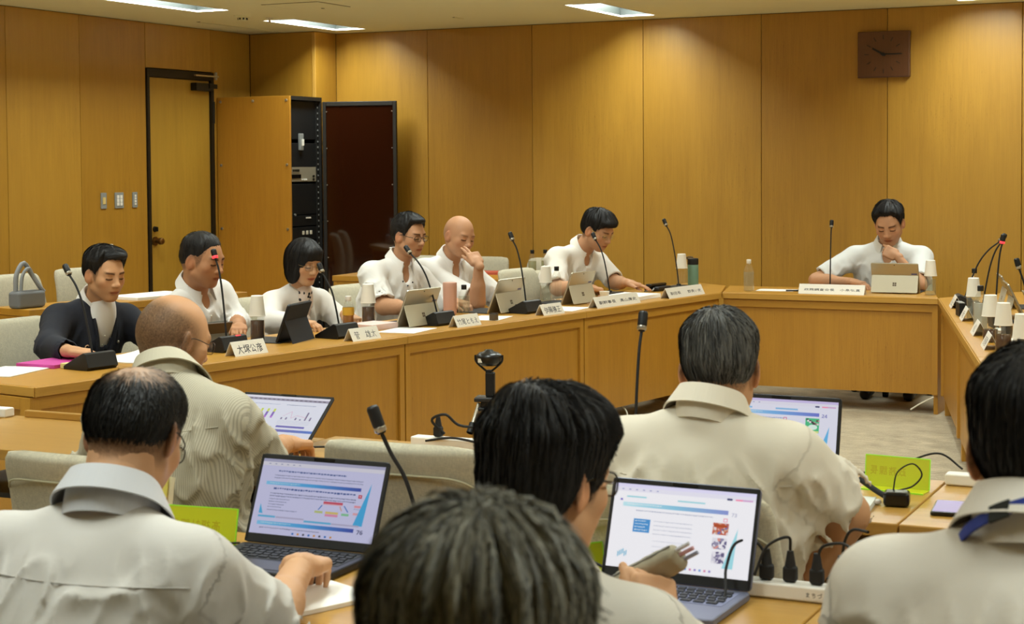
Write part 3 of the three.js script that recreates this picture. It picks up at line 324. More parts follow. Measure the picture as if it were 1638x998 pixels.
// ---------------------------------------------------------------- folded name cards
function nameCard(label, text, pos, turn, L = 0.2, H = 0.066, bold = 0.1) {
  const t = thing('name_card', label, 'name card', pos, turn, 'folded white name cards');
  const tex = canvasTex(512, 160, (c, w, h) => { c.fillStyle = '#efeade'; c.fillRect(0, 0, w, h); const n = [...text].length, s = Math.min(92, 410 / n), st = Math.min(100, 440 / n); glyphs(c, text, (w - n * st) / 2 + 6, h / 2 - s / 2 + 8, s, st, '#2b2b30', bold); });
  const tilt = 27 * DEG, f = part(t, 'front_face', fitUV(bx(L, H, 0.0016), L, H), std('#ffffff', 0.45, { map: tex })); f.position.set(0, H / 2 * Math.cos(tilt), H / 2 * Math.sin(tilt)); f.rotation.x = -tilt;
  const b = part(t, 'rear_face', bx(L, H, 0.0016), M.paper); b.position.set(0, H / 2 * Math.cos(tilt), -H / 2 * Math.sin(tilt)); b.rotation.x = tilt; return t;
}
const LT = BANK.left.t, RT = BANK.right.t;
nameCard('white name card of four characters beside the lit microphone, left bank', '大塚公彦', on('left', 1.20, 0.09), LT, 0.2, 0.068, 0.1); nameCard('white name card in front of the woman, half in bright light', '菅 雄太', on('left', 1.935, 0.065), LT, 0.2, 0.064, 0.07); nameCard('white name card beside the clear bottle with a black cap', '竹尾ともえ', on('left', 2.715, 0.055), LT, 0.2, 0.064, 0.09); nameCard('white name card in front of the empty chair of the left bank', '伊藤勝正', on('left', 3.485, 0.06), LT, 0.2, 0.064, 0.09);
nameCard('long white name card in front of the man reading papers', '副幹事長 高山康史', on('left', 4.15, 0.06), LT, 0.47, 0.068, 0.1); nameCard('long white name card near the far corner below the green flask', '副団長  野男い史', on('left', 4.93, 0.055), LT, 0.44, 0.068, 0.09); nameCard('long white name card in front of the man below the clock', '政務調査会長 小泉弘真', [-2.655, TOP, -10.13], 0, 0.41, 0.066, 0.09);
[['first white name card of the right bank, at the far corner', 0.66, 0.06], ['second white name card of the right bank, counted from the far corner', 1.42, 0.07], ['third white name card of the right bank, counted from the far corner', 2.16, 0.075], ['nearest white name card of the right bank', 2.75, 0.08]].forEach(([l, s, w], i) => nameCard(l, ['高山正史', '伊藤太', '小泉公', '野尾勝'][i], on('right', s, w), RT, 0.2, 0.072, 0.07));

// ---------------------------------------------------------------- gooseneck microphones on wedge bases
const micBase = (() => { const g = new THREE.ExtrudeGeometry(shapeOf([[-0.085, 0], [0.05, 0], [0.062, 0.012], [0.045, 0.062], [0.03, 0.066], [-0.085, 0.01]]), { depth: 0.15, bevelEnabled: true, bevelSize: 0.002, bevelThickness: 0.002, bevelSegments: 1 }); return g.translate(0, 0.002, -0.075).rotateY(-Math.PI / 2); })();   // local z: +z away from the speaker
const micRound = mg([bx(0.17, 0.016, 0.11, 0, 0.008, 0, 0.006), cyl(0.016, 0.013, 0.012, 0, 0.015, 0, 14)]);
function mic(label, pos, turn, o = {}) {
  const { h = 0.38, lean = 0.13, side = 0, lit, flat, hl = 0.052, tip = 1 } = o, t = thing('gooseneck_microphone', label, 'microphone', pos, turn, 'black gooseneck microphones');
  part(t, 'base', flat ? micRound : micBase, M.black); if (!flat) part(t, 'key_plate', bx(0.11, 0.004, 0.03, 0, 0.046, -0.02).rotateX(0), M.rubber).rotation.x = -0.0;
  const y0 = flat ? 0.02 : 0.052, P = [[0, y0, 0], [side * 0.2, y0 + (h - y0) * 0.3, -lean * 0.17], [side * 0.52, y0 + (h - y0) * 0.66, -lean * 0.44], [side * 0.8, h - 0.04, -lean * 0.72], [side, h, -lean]];
  part(t, 'gooseneck', tube(P, 0.0043, 40, 8), M.rubber);
  const d = A.norm(A.sub(P[4], A.mad(P[3], [0, 1, 0], -0.012 * tip))), a = P[4], b = A.mad(a, d, hl), q = new THREE.Quaternion().setFromUnitVectors(new THREE.Vector3(0, 1, 0), V3(d));
  const hd = part(t, 'capsule', lathe([[0.001, 0], [0.0085, 0.001], [0.0115, 0.014], [0.013, 0.02], [0.013, hl - 0.006], [0.010, hl], [0.001, hl + 0.001]], 16).applyQuaternion(q).translate(...a), M.black);
  part(hd, 'ring', lathe([[0.0088, 0.004], [0.0128, 0.006], [0.0132, 0.014], [0.0118, 0.016]], 16).applyQuaternion(q).translate(...a), lit ? M.ledRed : M.steel, lit ? 'ring glowing red' : undefined);
  if (lit) part(t, 'lit_key', bx(0.026, 0.006, 0.016, 0.03, 0.066, 0.036), M.ledRed); return t;
}
const ml = (label, s, w, o) => mic(label, on('left', s, w), LT, o);
ml('gooseneck microphone in front of the man in the navy jacket', 0.50, 0.26, { h: 0.37, lean: 0.13 }); ml('gooseneck microphone glowing red in front of the second man', 1.25, 0.26, { h: 0.40, lean: 0.06, lit: true, hl: 0.046 }); ml('gooseneck microphone in front of the woman', 1.95, 0.22, { h: 0.30, lean: 0.10 }); ml('gooseneck microphone in front of the man with the button-down collar', 2.69, 0.21, { h: 0.355, lean: 0.17 }); ml('gooseneck microphone between the bald man and the empty chair', 3.49, 0.22, { h: 0.39, lean: 0.085 }); ml('gooseneck microphone rising to the ear of the reading man', 4.80, 0.50, { h: 0.335, lean: 0.10, flat: true }); ml('gooseneck microphone near the far corner, beside the green flask', 5.52, 0.42, { h: 0.40, lean: 0.09, flat: true });
mic('upright gooseneck microphone in front of the man below the clock', [-2.765, TOP, -10.50], 0, { h: 0.39, lean: 0.03, flat: true });
const mr = (label, s, w, o) => mic(label, on('right', s, w), RT, { flat: false, ...o });
mr('farthest gooseneck microphone of the right bank', 0.62, 0.11, { h: 0.36, lean: 0.18 }); mr('second gooseneck microphone of the right bank, head behind the red glow', 1.11, 0.17, { h: 0.38, lean: 0.09 }); mr('gooseneck microphone of the right bank glowing red', 1.53, 0.20, { h: 0.39, lean: 0.03, lit: true }); mr('nearest gooseneck microphone of the right bank, at the frame edge', 2.43, 0.28, { h: 0.32, lean: -0.05 });
mic('tall gooseneck microphone on the front staff table left of the cream shirt', [-1.595, TOP, -4.08], Math.PI, { h: 0.36, lean: -0.055, side: 0.0, flat: true, hl: 0.055 });
mic('drooping gooseneck microphone in front of the empty staff chair', [-1.59, TOP, -2.93], Math.PI, { h: 0.264, lean: 0.02, side: 0.09, flat: true, hl: 0.06 });

// ---------------------------------------------------------------- bottles, cups, flasks
const water = phy('#f2f4ee', 0.04, { transmission: 0.95, thickness: 0, ior: 1.33 });
function bottle(label, pos, o = {}) {
  const { h = 0.2, r = 0.032, cap = '#16181c', labelCol, fill, group = 'plastic drink bottles' } = o, t = thing('drink_bottle', label, 'bottle', pos, 0, group), n = h - 0.02;
  part(t, 'body', lathe([[0.001, 0], [r * 0.8, 0], [r, 0.006], [r, h * 0.3], [r * 0.94, h * 0.34], [r, h * 0.38], [r, h * 0.62], [r * 0.8, h * 0.74], [0.013, h * 0.86], [0.012, n]], 24), M.glass, 'clear plastic');
  if (fill) part(t, 'drink', lathe([[0.001, 0.002], [r * 0.93, 0.004], [r * 0.93, h * fill[1]], [0.001, h * fill[1]]], 20), fill[0]);
  if (labelCol) part(t, 'label_band', lathe([[r + 0.0006, h * 0.36], [r + 0.0008, h * 0.38], [r + 0.0008, h * 0.6], [r + 0.0006, h * 0.62]], 24), std(labelCol, 0.5));
  part(t, 'cap', lathe([[0.001, n - 0.006], [0.0145, n - 0.006], [0.0148, h - 0.002], [0.0135, h], [0.001, h]], 18), std(cap, 0.5)); return t;
}
function cupOn(label, pos, y, o = {}) { const t = thing('paper_cup', label, 'cup', [pos[0], pos[1] + y, pos[2]], 0, 'upturned paper cups on bottles'); const h = o.h || 0.096; part(t, 'cup_wall', lathe([[0.0375, 0], [0.038, 0.002], [0.0275, h - 0.003], [0.0265, h], [0.001, h], [0.001, h - 0.002], [0.026, h - 0.002], [0.036, 0.0]], 24), M.paperCup); part(t, 'rolled_rim', new THREE.TorusGeometry(0.038, 0.0016, 6, 24).rotateX(Math.PI / 2).translate(0, 0.002, 0), M.paperCup); return t; }
const tea = phy('#c98a1c', 0.1, { transmission: 0.6, thickness: 0 }), brownTea = phy('#5b3a20', 0.1, { transmission: 0.35, thickness: 0 });
function cupBottle(where, pos, o = {}) { bottle('clear bottle under an upturned paper cup, ' + where, pos, { h: 0.192, r: 0.034, cap: '#e8e4da', fill: o.fill === undefined ? [water, 0.5] : o.fill, group: 'clear bottles under paper cups', ...o }); cupOn('white paper cup upturned on a bottle, ' + where, pos, 0.115, o); }
cupBottle('beside the black tablet folio', on('left', 1.63, 0.44), { fill: [brownTea, 0.5] }); cupBottle('between the woman and the button-down collar', on('left', 2.47, 0.48), { fill: [brownTea, 0.5] }); cupBottle('by the empty chair of the left bank', on('left', 4.14, 0.53), {}); cupBottle('by the green flask', on('left', 5.70, 0.50), { fill: null }); cupBottle('at the right end of the closing desk', [-2.085, TOP, -10.27], {});
bottle('small tea bottle with a white cap beside the woman', on('left', 2.42, 0.57), { h: 0.15, r: 0.029, cap: '#efece4', fill: [tea, 0.42], labelCol: '#d8a935' }); bottle('clear bottle with a black cap beside the pinkish tumbler', on('left', 3.30, 0.50), { h: 0.155, r: 0.033, fill: [water, 0.6] }); bottle('clear bottle with a white cap standing alone on the closing desk', [-3.205, TOP, -10.19], { h: 0.2, r: 0.033, cap: '#efece4', fill: [water, 0.6] }); bottle('black-capped bottle behind the silver tablet of the reading man', on('left', 4.30, 0.56), { h: 0.2, r: 0.03 });
bottle('left one of two black-capped bottles behind the bald man', [-5.02, TOP, -10.86], { h: 0.2, r: 0.03, fill: [phy('#c9c7a0', 0.1, { transmission: 0.6, thickness: 0 }), 0.6] }); bottle('right one of two black-capped bottles behind the bald man', [-4.95, TOP, -10.93], { h: 0.2, r: 0.03, fill: [phy('#c9c7a0', 0.1, { transmission: 0.6, thickness: 0 }), 0.6] });
solo('tumbler', mg([lathe([[0.001, 0], [0.034, 0], [0.036, 0.006], [0.0385, 0.15], [0.0385, 0.172], [0.033, 0.174], [0.001, 0.17]], 26)]), std('#c99a86', 0.45), 'pinkish brown tumbler beside the silver tablet', 'tumbler', on('left', 3.20, 0.52));
{ const t = thing('vacuum_flask', 'green vacuum flask with a black lid at the far corner', 'flask', on('left', 5.80, 0.47)); part(t, 'body', lathe([[0.001, 0], [0.034, 0], [0.036, 0.004], [0.036, 0.135], [0.001, 0.136]], 26), std('#6f9580', 0.4)); part(t, 'lid', lathe([[0.036, 0.136], [0.0365, 0.14], [0.0365, 0.172], [0.034, 0.178], [0.001, 0.178]], 26), M.black); part(t, 'carry_loop', tube([[-0.036, 0.17, 0], [-0.045, 0.18, 0], [-0.03, 0.186, 0], [0.0, 0.184, 0]], 0.004, 12, 6), M.black); }
solo('paper_cup_small', lathe([[0.001, 0], [0.022, 0], [0.03, 0.052], [0.031, 0.054], [0.029, 0.053], [0.021, 0.003]], 22), M.paperCup, 'low white paper cup standing upright before the reading man', 'cup', on('left', 4.42, 0.30));
// right bank: a crowded row of bottles and cups
cupBottle('farthest of the right bank', on('right', 1.364, 0.105), {}); cupBottle('second of the right bank', on('right', 2.505, 0.10), { fill: [brownTea, 0.3] }); cupBottle('third of the right bank', on('right', 2.93, 0.12), { fill: [brownTea, 0.4] }); cupBottle('nearest of the right bank', on('right', 3.46, 0.145), {});
bottle('black-capped clear bottle far back on the right bank', on('right', 0.48, 0.17), { h: 0.205, r: 0.031, fill: [water, 0.5] }); bottle('black-capped clear bottle between two cup-topped bottles of the right bank', on('right', 2.05, 0.09), { h: 0.22, r: 0.034, fill: [phy('#d9d6c8', 0.2, { transmission: 0.5, thickness: 0 }), 0.62] });
[['dark notebook standing on edge by the second right-bank card', 1.20, 0.05], ['dark notebook standing on edge by the third right-bank card', 1.80, 0.17], ['dark notebook standing on edge by the nearest right-bank card', 2.28, 0.19]].forEach(([l, s, w]) => { const t = thing('document_box', l, 'box', on('right', s, w), RT + 0.1, 'dark boxes on the right bank'); part(t, 'case', bx(0.12, 0.07, 0.03, 0, 0.035, 0, 0.003), M.black); part(t, 'pale_top', bx(0.118, 0.004, 0.028, 0, 0.072, 0), M.gray); });
[['crumpled wet wipe by the third right-bank card', 2.2, 0.16], ['crumpled wet wipe by the nearest right-bank card', 2.66, 0.17]].forEach(([l, s, w], i) => { const g = new THREE.IcosahedronGeometry(0.026, 3), P = g.attributes.position; for (let k = 0; k < P.count; k++) { const v = [P.getX(k), P.getY(k), P.getZ(k)], f = 1 + 0.5 * nz(v[0] * 70 + i * 9, v[1] * 70, v[2] * 70); P.setXYZ(k, v[0] * f * 1.2, Math.max(-0.015, v[1] * f * 0.7), v[2] * f); } g.computeVertexNormals(); const p = on('right', s, w); solo('crumpled_tissue', g, M.paper, l, 'tissue', [p[0], p[1] + 0.0155, p[2]]); });

// ---------------------------------------------------------------- tablets on the banks
function tablet(label, pos, turn, o = {}) {
  const { w = 0.29, h = 0.2, tilt = 22 * DEG, open = 40 * DEG, mark = true } = o, t = thing('tablet_computer', label, 'tablet', pos, turn, 'silver tablets on kickstands');   // screen faces local -z, kickstand falls towards +z
  const b = part(t, 'body', plate(roundRect(w, h, 0.008), 0.009, 0.0015).translate(0, h / 2, 0), M.silver); b.rotation.x = tilt; b.position.y = 0.002;
  const sc = part(b, 'screen', bx(w - 0.014, h - 0.016, 0.001, 0, h / 2, -0.005), M.blackGloss);
  const kh = h * 0.55, k = part(b, 'kickstand', plate(roundRect(w - 0.006, kh, 0.006), 0.004, 0.001).translate(0, -kh / 2, 0), M.silverFlat); k.position.set(0, h * 0.6, 0.0055); k.rotation.x = -open;
  part(b, 'camera_dot', cyl(0.003, 0.003, 0.002, 0, 0, 0, 10).rotateX(Math.PI / 2).translate(0, h - 0.012, 0.004), M.black); part(b, 'sticker', bx(0.035, 0.009, 0.0008, w / 2 - 0.028, h * 0.63 + 0.004, 0.005), std('#5d5a86', 0.5));
  if (mark) for (const [x, y] of [[-1, -1], [1, -1], [-1, 1], [1, 1]]) part(k, 'logo_square', bx(0.0105, 0.0105, 0.0006, x * 0.0062, -kh * 0.52 + y * 0.0062, 0.0021), std('#5a4a36', 0.5));
  part(t, 'keyboard_cover', bx(w - 0.01, 0.005, 0.2, 0, 0.0025, -0.11, 0.002), M.rubber); return t;
}
tablet('silver tablet on a kickstand in front of the button-down collar man', on('left', 2.60, 0.30), LT + 0.05); tablet('silver tablet on a kickstand in front of the bald man', on('left', 3.46, 0.37), LT + 0.1); tablet('silver tablet on a kickstand in front of the reading man', on('left', 4.14, 0.34), LT + 0.02, { w: 0.26 }); tablet('silver tablet on a kickstand in front of the man below the clock', [-2.31, TOP, -10.36], 0.02, { h: 0.2 });
tablet('farthest silver tablet of the right bank', on('right', 0.62, 0.38), RT, { tilt: 26 * DEG }); tablet('second silver tablet of the right bank', on('right', 1.25, 0.36), RT, { tilt: 26 * DEG }); tablet('nearest silver tablet of the right bank', on('right', 1.95, 0.39), RT, { tilt: 26 * DEG });
{ const p = on('left', 1.72, 0.30), t = thing('tablet_folio', 'tablet in a black folio standing in front of the woman', 'tablet', p, LT + 0.35);
  const navy = std('#23262e', 0.75), b = part(t, 'tablet_body', plate(roundRect(0.262, 0.185, 0.008), 0.012, 0.002).translate(0, 0.0925, 0), M.black); b.rotation.x = 20 * DEG; b.position.set(0, 0.004, -0.03); part(b, 'upper_flap', bx(0.26, 0.075, 0.004, 0, 0.146, 0.008, 0.001), std('#1c1f26', 0.8)); const f = part(b, 'lower_flap', bx(0.26, 0.118, 0.004, 0, -0.059, 0, 0.001), navy); f.position.set(0, 0.108, 0.008); f.rotation.x = -40 * DEG; part(t, 'base_flap', bx(0.262, 0.004, 0.2, 0, 0.002, -0.11, 0.001), M.black); }
{ const p = on('left', 1.36, 0.50), t = thing('tablet_case', 'grey tablet in a brown case lying tilted before the second man', 'tablet', p, LT - 0.2); const b = part(t, 'case_cover', bx(0.19, 0.13, 0.008, 0, 0.065, 0, 0.002), std('#5a4a3a', 0.7)); b.rotation.x = 35 * DEG; const f = part(t, 'stand_flap', bx(0.19, 0.1, 0.004, 0, 0.05, 0.052, 0.001), std('#77756c', 0.7)); f.rotation.x = -12 * DEG; }

// ---------------------------------------------------------------- papers and small things on the left bank
function sheet(name, label, cat, pos, turn, w, d, h = 0.0012, mat = M.paper, curl = 0) { const g = new THREE.BoxGeometry(w, h, d, 10, 1, 8), P = g.attributes.position; for (let i = 0; i < P.count; i++) { const x = P.getX(i) / w, z = P.getZ(i) / d; P.setY(i, P.getY(i) + h / 2 + 0.0006 + curl * (Math.pow(Math.max(0, x), 3) + Math.pow(Math.max(0, -z), 3))); } g.computeVertexNormals(); return solo(name, g, mat, label, cat, pos, turn); }
sheet('paper_sheet', 'white sheets at the left edge of the short desk', 'paper', on('left', 0.24, 0.46), LT + 0.35, 0.3, 0.21, 0.003); sheet('paper_sheet', 'open white papers before the man in the navy jacket', 'paper', on('left', 0.83, 0.36), LT + 0.2, 0.3, 0.22, 0.004, M.paper, 0.06); sheet('paper_sheet', 'white paper sticking out over the desk edge under the silver tablet', 'paper', on('left', 2.38, 0.16), LT + 0.25, 0.28, 0.2); sheet('paper_sheet', 'white paper under the small metal block', 'paper', on('left', 3.12, 0.20), LT + 0.3, 0.26, 0.18); sheet('paper_sheet', 'white paper beside the empty chair’s name card', 'paper', on('left', 3.80, 0.16), LT + 0.2, 0.28, 0.18); sheet('paper_sheet', 'white sheet lying on the closing desk', 'paper', [-3.06, TOP, -10.31], 0.1, 0.24, 0.17);
sheet('paper_stack', 'thick stack of printed papers under the reading man’s hand', 'papers', on('left', 4.62, 0.24), LT + 0.1, 0.34, 0.24, 0.022); sheet('paper_stack', 'papers with a pink cover beside the cup-topped bottle', 'papers', on('left', 2.36, 0.36), LT, 0.2, 0.16, 0.028, std('#e3c6be', 0.8)); sheet('paper_stack', 'white stack of papers on the wall desk behind the button-down collar', 'papers', [-5.72, TOP, -10.84], 0.1, 0.34, 0.24, 0.085); sheet('paper_sheet', 'white papers on the wall desk behind the second man', 'papers', [-6.52, TOP, -8.45], LT, 0.5, 0.3, 0.016);
sheet('folder', 'pink folder in front of the man in the navy jacket', 'folder', on('left', 0.52, 0.50), LT + 0.15, 0.26, 0.2, 0.014, std('#c43f96', 0.6)); solo('eraser', bx(0.06, 0.022, 0.03, 0, 0.011, 0, 0.003), std('#ded28d', 0.7), 'pale yellow block beside the pink folder', 'eraser', on('left', 0.46, 0.36), LT); solo('smartphone', mg([plate(roundRect(0.07, 0.15, 0.008), 0.008, 0.002).rotateX(-Math.PI / 2).translate(0, 0.005, 0)]), M.blackGloss, 'dark phone lying before the man in the navy jacket', 'phone', on('left', 0.95, 0.32), LT + 0.4);
{ const t = thing('metal_block', 'small dark metal block on the paper before the bald man', 'block', on('left', 3.03, 0.105), LT); part(t, 'cube', bx(0.035, 0.032, 0.035, 0, 0.018, 0, 0.002), std('#6b6256', 0.4, { metalness: 0.6 })); part(t, 'lid', bx(0.031, 0.004, 0.031, 0, 0.036, 0), M.black); }
{ const t = thing('desk_telephone', 'dark handset and pouch lying near the far corner of the left bank', 'handset', on('left', 5.25, 0.42), LT); part(t, 'pouch', bx(0.17, 0.03, 0.11, 0, 0.015, 0, 0.012), M.black); part(t, 'handset', bx(0.2, 0.018, 0.045, -0.02, 0.039, 0.0, 0.008), M.blackGloss); part(t, 'cable_end', tube([[-0.1, 0.02, 0.03], [-0.16, 0.012, 0.05], [-0.2, 0.008, 0.02]], 0.005, 12, 6), M.gray); }
{ const t = thing('pen', 'dark pen lying on the closing desk', 'pen', [-2.935, TOP, -10.25], 0.3); part(t, 'barrel', cyl(0.005, 0.005, 0.09, 0, 0, 0, 10).rotateZ(Math.PI / 2).translate(0.045, 0.006, 0), M.rubber); part(t, 'clip_ball', new THREE.SphereGeometry(0.009, 12, 8).translate(0.04, 0.01, 0), M.black); }
{ const t = thing('shoulder_bag', 'grey bag with looped strap on the wall desk at left', 'bag', [-6.70, TOP, -7.53], LT); part(t, 'pouch', bx(0.2, 0.1, 0.1, 0, 0.05, 0, 0.02), std('#76787a', 0.8)); part(t, 'strap', mg([tube([[-0.08, 0.09, 0], [-0.07, 0.2, 0.0], [-0.02, 0.26, 0.0], [0.03, 0.2, 0.0], [0.09, 0.1, 0.02]], 0.014, 24, 8), tube([[-0.06, 0.09, 0.02], [-0.04, 0.2, 0.02], [0.0, 0.23, 0.02], [0.04, 0.16, 0.02], [0.1, 0.09, 0.03]], 0.010, 24, 8)]), std('#8f9193', 0.75)); }
{ const t = thing('bag_on_desk', 'dark cap and cloth lying on the wall desk behind the second man', 'bag', [-6.42, TOP, -8.75], LT); const g = new THREE.SphereGeometry(0.09, 24, 12, 0, Math.PI * 2, 0, Math.PI / 2).scale(1.3, 0.55, 1); part(t, 'crown', g, std('#1c2230', 0.8)); part(t, 'brim', bx(0.2, 0.012, 0.14, 0.09, 0.008, 0.03, 0.005), std('#1a1f2b', 0.8)); }
{ const t = thing('book_pile', 'red and yellow books on the wall desk behind the bald man', 'books', [-5.40, TOP, -10.86], 0.15); part(t, 'book', bx(0.26, 0.02, 0.19, 0, 0.01, 0, 0.002), std('#d8a548', 0.7)); part(t, 'book', bx(0.25, 0.02, 0.18, 0.005, 0.03, 0, 0.002), std('#c25b43', 0.7)); }

// ---------------------------------------------------------------- laptops
function slide(c, w, h, o) {
  c.fillStyle = o.bg || '#f3f2ff'; c.fillRect(0, 0, w, h); c.fillStyle = o.bar || '#d9d6f0'; c.fillRect(0, 0, w, h * 0.04); c.fillStyle = '#eceaf8'; c.fillRect(0, h * 0.04, w, h * 0.05);
  const r = rngOf(o.seed), line = (x, y, l, s, col) => { c.fillStyle = col; for (let a = x; a < x + l; ) { const k = s * (0.5 + r()); c.fillRect(a, y + s * 0.15 * r(), Math.min(k, x + l - a), s * (0.5 + 0.4 * r())); a += k + s * 0.35; } };
  const band = (y, x0 = 0.06, x1 = 0.84, hh = 0.045) => { const g = c.createLinearGradient(x0 * w, 0, x1 * w, 0); for (const [t, k] of o.grad) g.addColorStop(t, k); c.fillStyle = g; c.fillRect(x0 * w, y * h, (x1 - x0) * w, hh * h); line((x0 + 0.03) * w, (y + 0.012) * h, 0.25 * w, 9, 'rgba(255,255,255,.55)'); };
  const tri = (x, y, ww, hh, col) => { c.fillStyle = col; c.beginPath(); c.moveTo(x * w, y * h); c.lineTo((x + ww) * w, (y + hh) * h); c.lineTo((x - ww * 0.2) * w, (y + hh) * h); c.fill(); };
  c.fillStyle = '#9aa0c8'; for (let k = 0; k < 6; k++) c.fillRect(w * (0.05 + 0.05 * k), h * 0.06, 12, 5); c.fillStyle = '#4b4f7a'; if (o.pill) { c.beginPath(); c.roundRect(w * 0.8, h * 0.075, w * 0.04, h * 0.025, 8); c.fill(); c.fillStyle = '#ff8fb4'; c.fillRect(w * 0.86, h * 0.08, w * 0.05, h * 0.018); c.fillStyle = '#d9a9d6'; c.fillRect(w * 0.91, h * 0.08, w * 0.07, h * 0.018); }
  return { line, band, tri, r };
}
const screens = {
  B: canvasTex(768, 480, (c, w, h) => { const s = slide(c, w, h, { seed: 3, bg: '#dcdcff', bar: '#b9b9d8', grad: [[0, '#8ed6ff'], [0.5, '#57b0f0'], [1, '#4a5cb8']] });
    s.line(110, 70, 430, 12, '#5b6fa8'); for (let k = 0; k < 2; k++) s.line(90, 100 + 16 * k, 560, 7, '#8a8fb4'); s.band(0.30); s.line(100, 182, 520, 13, '#4b63a4'); c.fillStyle = '#d43b57'; c.fillRect(636, 186, 22, 22); c.fillStyle = '#f6d6e0'; c.fillRect(643, 192, 8, 9); for (let k = 0; k < 2; k++) s.line(85, 216 + 16 * k, 540, 8, '#70779e'); for (let k = 0; k < 4; k++) s.line(85, 252 + 17 * k, 130 - 15 * k, 7, '#8a8fb4'); s.line(85, 322, 190, 7, '#8a8fb4');
    c.fillStyle = '#d95a72'; c.fillRect(430, 244, 120, 16); c.fillStyle = '#f0b8c4'; c.fillRect(430, 258, 120, 6); c.strokeStyle = '#3f7fd0'; c.lineWidth = 6; for (const [a, b, e, f] of [[425, 268, 405, 300], [560, 262, 590, 300]]) { c.beginPath(); c.moveTo(a, b); c.lineTo(e, f); c.stroke(); } c.strokeStyle = '#e8a98a'; c.beginPath(); c.moveTo(535, 268); c.lineTo(550, 296); c.stroke(); for (const [x, y, ww, col] of [[385, 306, 50, '#c9d48c'], [452, 306, 80, '#e7cf7a'], [452, 322, 80, '#ef9ac0'], [552, 310, 46, '#8fd6a4'], [622, 254, 40, '#f4a2b0'], [622, 300, 44, '#f1b3bd']]) { c.fillStyle = col; c.fillRect(x, y, ww, 14); } s.line(622, 274, 40, 8, '#9fb4d8');
    s.tri(0.905, 0.22, 0.0, 0.62, '#5cc4f4'); c.fillStyle = '#4fb9f2'; c.beginPath(); c.moveTo(704, 110); c.lineTo(690, 380); c.lineTo(632, 380); c.fill(); c.fillStyle = '#56bdf0'; c.beginPath(); c.moveTo(38, 290); c.lineTo(62, 352); c.lineTo(36, 350); c.fill(); c.fillStyle = '#6cc2ee'; c.fillRect(36, 362, 110, 12); c.fillRect(330, 374, 170, 12); c.fillStyle = '#c2bede'; c.fillRect(150, 364, 178, 10); c.fillRect(502, 376, 170, 10); s.band(0.83, 0.05, 0.84, 0.05); c.fillStyle = '#4b4f7a'; c.font = 'bold 36px sans-serif'; c.fillText('76', 664, 430); s.line(60, 436, 380, 8, '#8a8fb4'); for (let k = 0; k < 8; k++) { c.fillStyle = ['#3f7fd0', '#e0a050', '#556'][k % 3]; c.fillRect(270 + k * 34, 458, 12, 12); } }),
  C: canvasTex(768, 480, (c, w, h) => { const s = slide(c, w, h, { seed: 5, pill: true, bg: '#fbfaff', bar: '#e6e2ff', grad: [[0, '#c7eef6'], [0.5, '#8fcbe6'], [1, '#8f9ad8']] });
    c.fillStyle = '#a9dfe8'; c.fillRect(70, 68, 110, 9); c.fillRect(352, 72, 150, 9); s.band(0.22, 0.07, 0.82, 0.05); c.fillStyle = '#9aa0c0'; c.font = '28px sans-serif'; c.fillText('73', 646, 138); s.line(130, 146, 420, 8, '#b3b8cc'); c.strokeStyle = '#f07090'; c.lineWidth = 3; c.strokeRect(610, 152, 18, 18);
    c.fillStyle = '#4f97d6'; c.fillRect(124, 196, 92, 76); for (let k = 0; k < 4; k++) s.line(132, 204 + 17 * k, 60 + 12 * (k % 2), 8, 'rgba(255,255,255,.8)'); for (let k = 0; k < 4; k++) s.line(236, 200 + 24 * k, 210, 7, '#c9ccda'); for (let k = 0; k < 3; k++) s.line(240, 312 + 30 * k, 200, 6, '#d3d6e2');
    const photo = (x, y, a, b, cols) => { c.save(); c.beginPath(); c.rect(x, y, a, b); c.clip(); c.fillStyle = cols[0]; c.fillRect(x, y, a, b); for (let i = 0; i < 26; i++) { c.fillStyle = cols[Math.floor(s.r() * cols.length)]; c.beginPath(); c.ellipse(x + a * s.r(), y + b * s.r(), 5 + 13 * s.r(), 4 + 8 * s.r(), s.r() * 3, 0, 7); c.fill(); } c.restore(); }; photo(556, 178, 84, 66, ['#c96a55', '#d9a58c', '#f2efef', '#6f79b8', '#7a5a60', '#e7d8d8']); c.fillStyle = '#b5502f'; c.fillRect(560, 186, 72, 16); photo(560, 262, 78, 62, ['#e8e6ee', '#9a94b0', '#6f6a90', '#e09a90', '#f6f3f6']); photo(566, 338, 66, 66, ['#d9d6e2', '#8c84a8', '#6b6488', '#efecf4']); c.fillStyle = '#a6e2ec'; c.beginPath(); c.moveTo(690, 200); c.lineTo(682, 428); c.lineTo(624, 428); c.fill(); for (let k = 0; k < 9; k++) { c.fillStyle = ['#7fa8e0', '#e08fb0', '#9f8fd0'][k % 3]; c.fillRect(350 + k * 26, 446, 12, 12); } c.fillStyle = '#8f86d0'; c.fillRect(36, 86, 14, 12); c.fillStyle = '#62b7d8'; for (let k = 0; k < 6; k++) c.fillRect(56 + k * 9, 390 - 6 * k % 20, 5, 30); }),
  D: canvasTex(768, 480, (c, w, h) => { const s = slide(c, w, h, { seed: 8, pill: true, bg: '#eeeefe', bar: '#d6c9f4', grad: [[0, '#bfe6fa'], [0.5, '#7fbaf0'], [1, '#7a82d8']] });
    c.fillStyle = '#8fc6f0'; c.fillRect(60, 66, 130, 12); c.fillRect(350, 66, 150, 12); s.band(0.19, 0.06, 0.84, 0.055); c.fillStyle = '#8f8fc8'; c.font = 'bold 36px sans-serif'; c.fillText('24', 660, 124); s.line(230, 140, 180, 9, '#9aa4cc'); c.strokeStyle = '#d8487a'; c.lineWidth = 4; c.strokeRect(410, 138, 18, 18); c.fillStyle = '#6f9bdc'; c.fillRect(120, 208, 396, 16); for (let k = 0; k < 6; k++) s.line(80, 240 + 26 * k, 380, 8, '#a4abce');
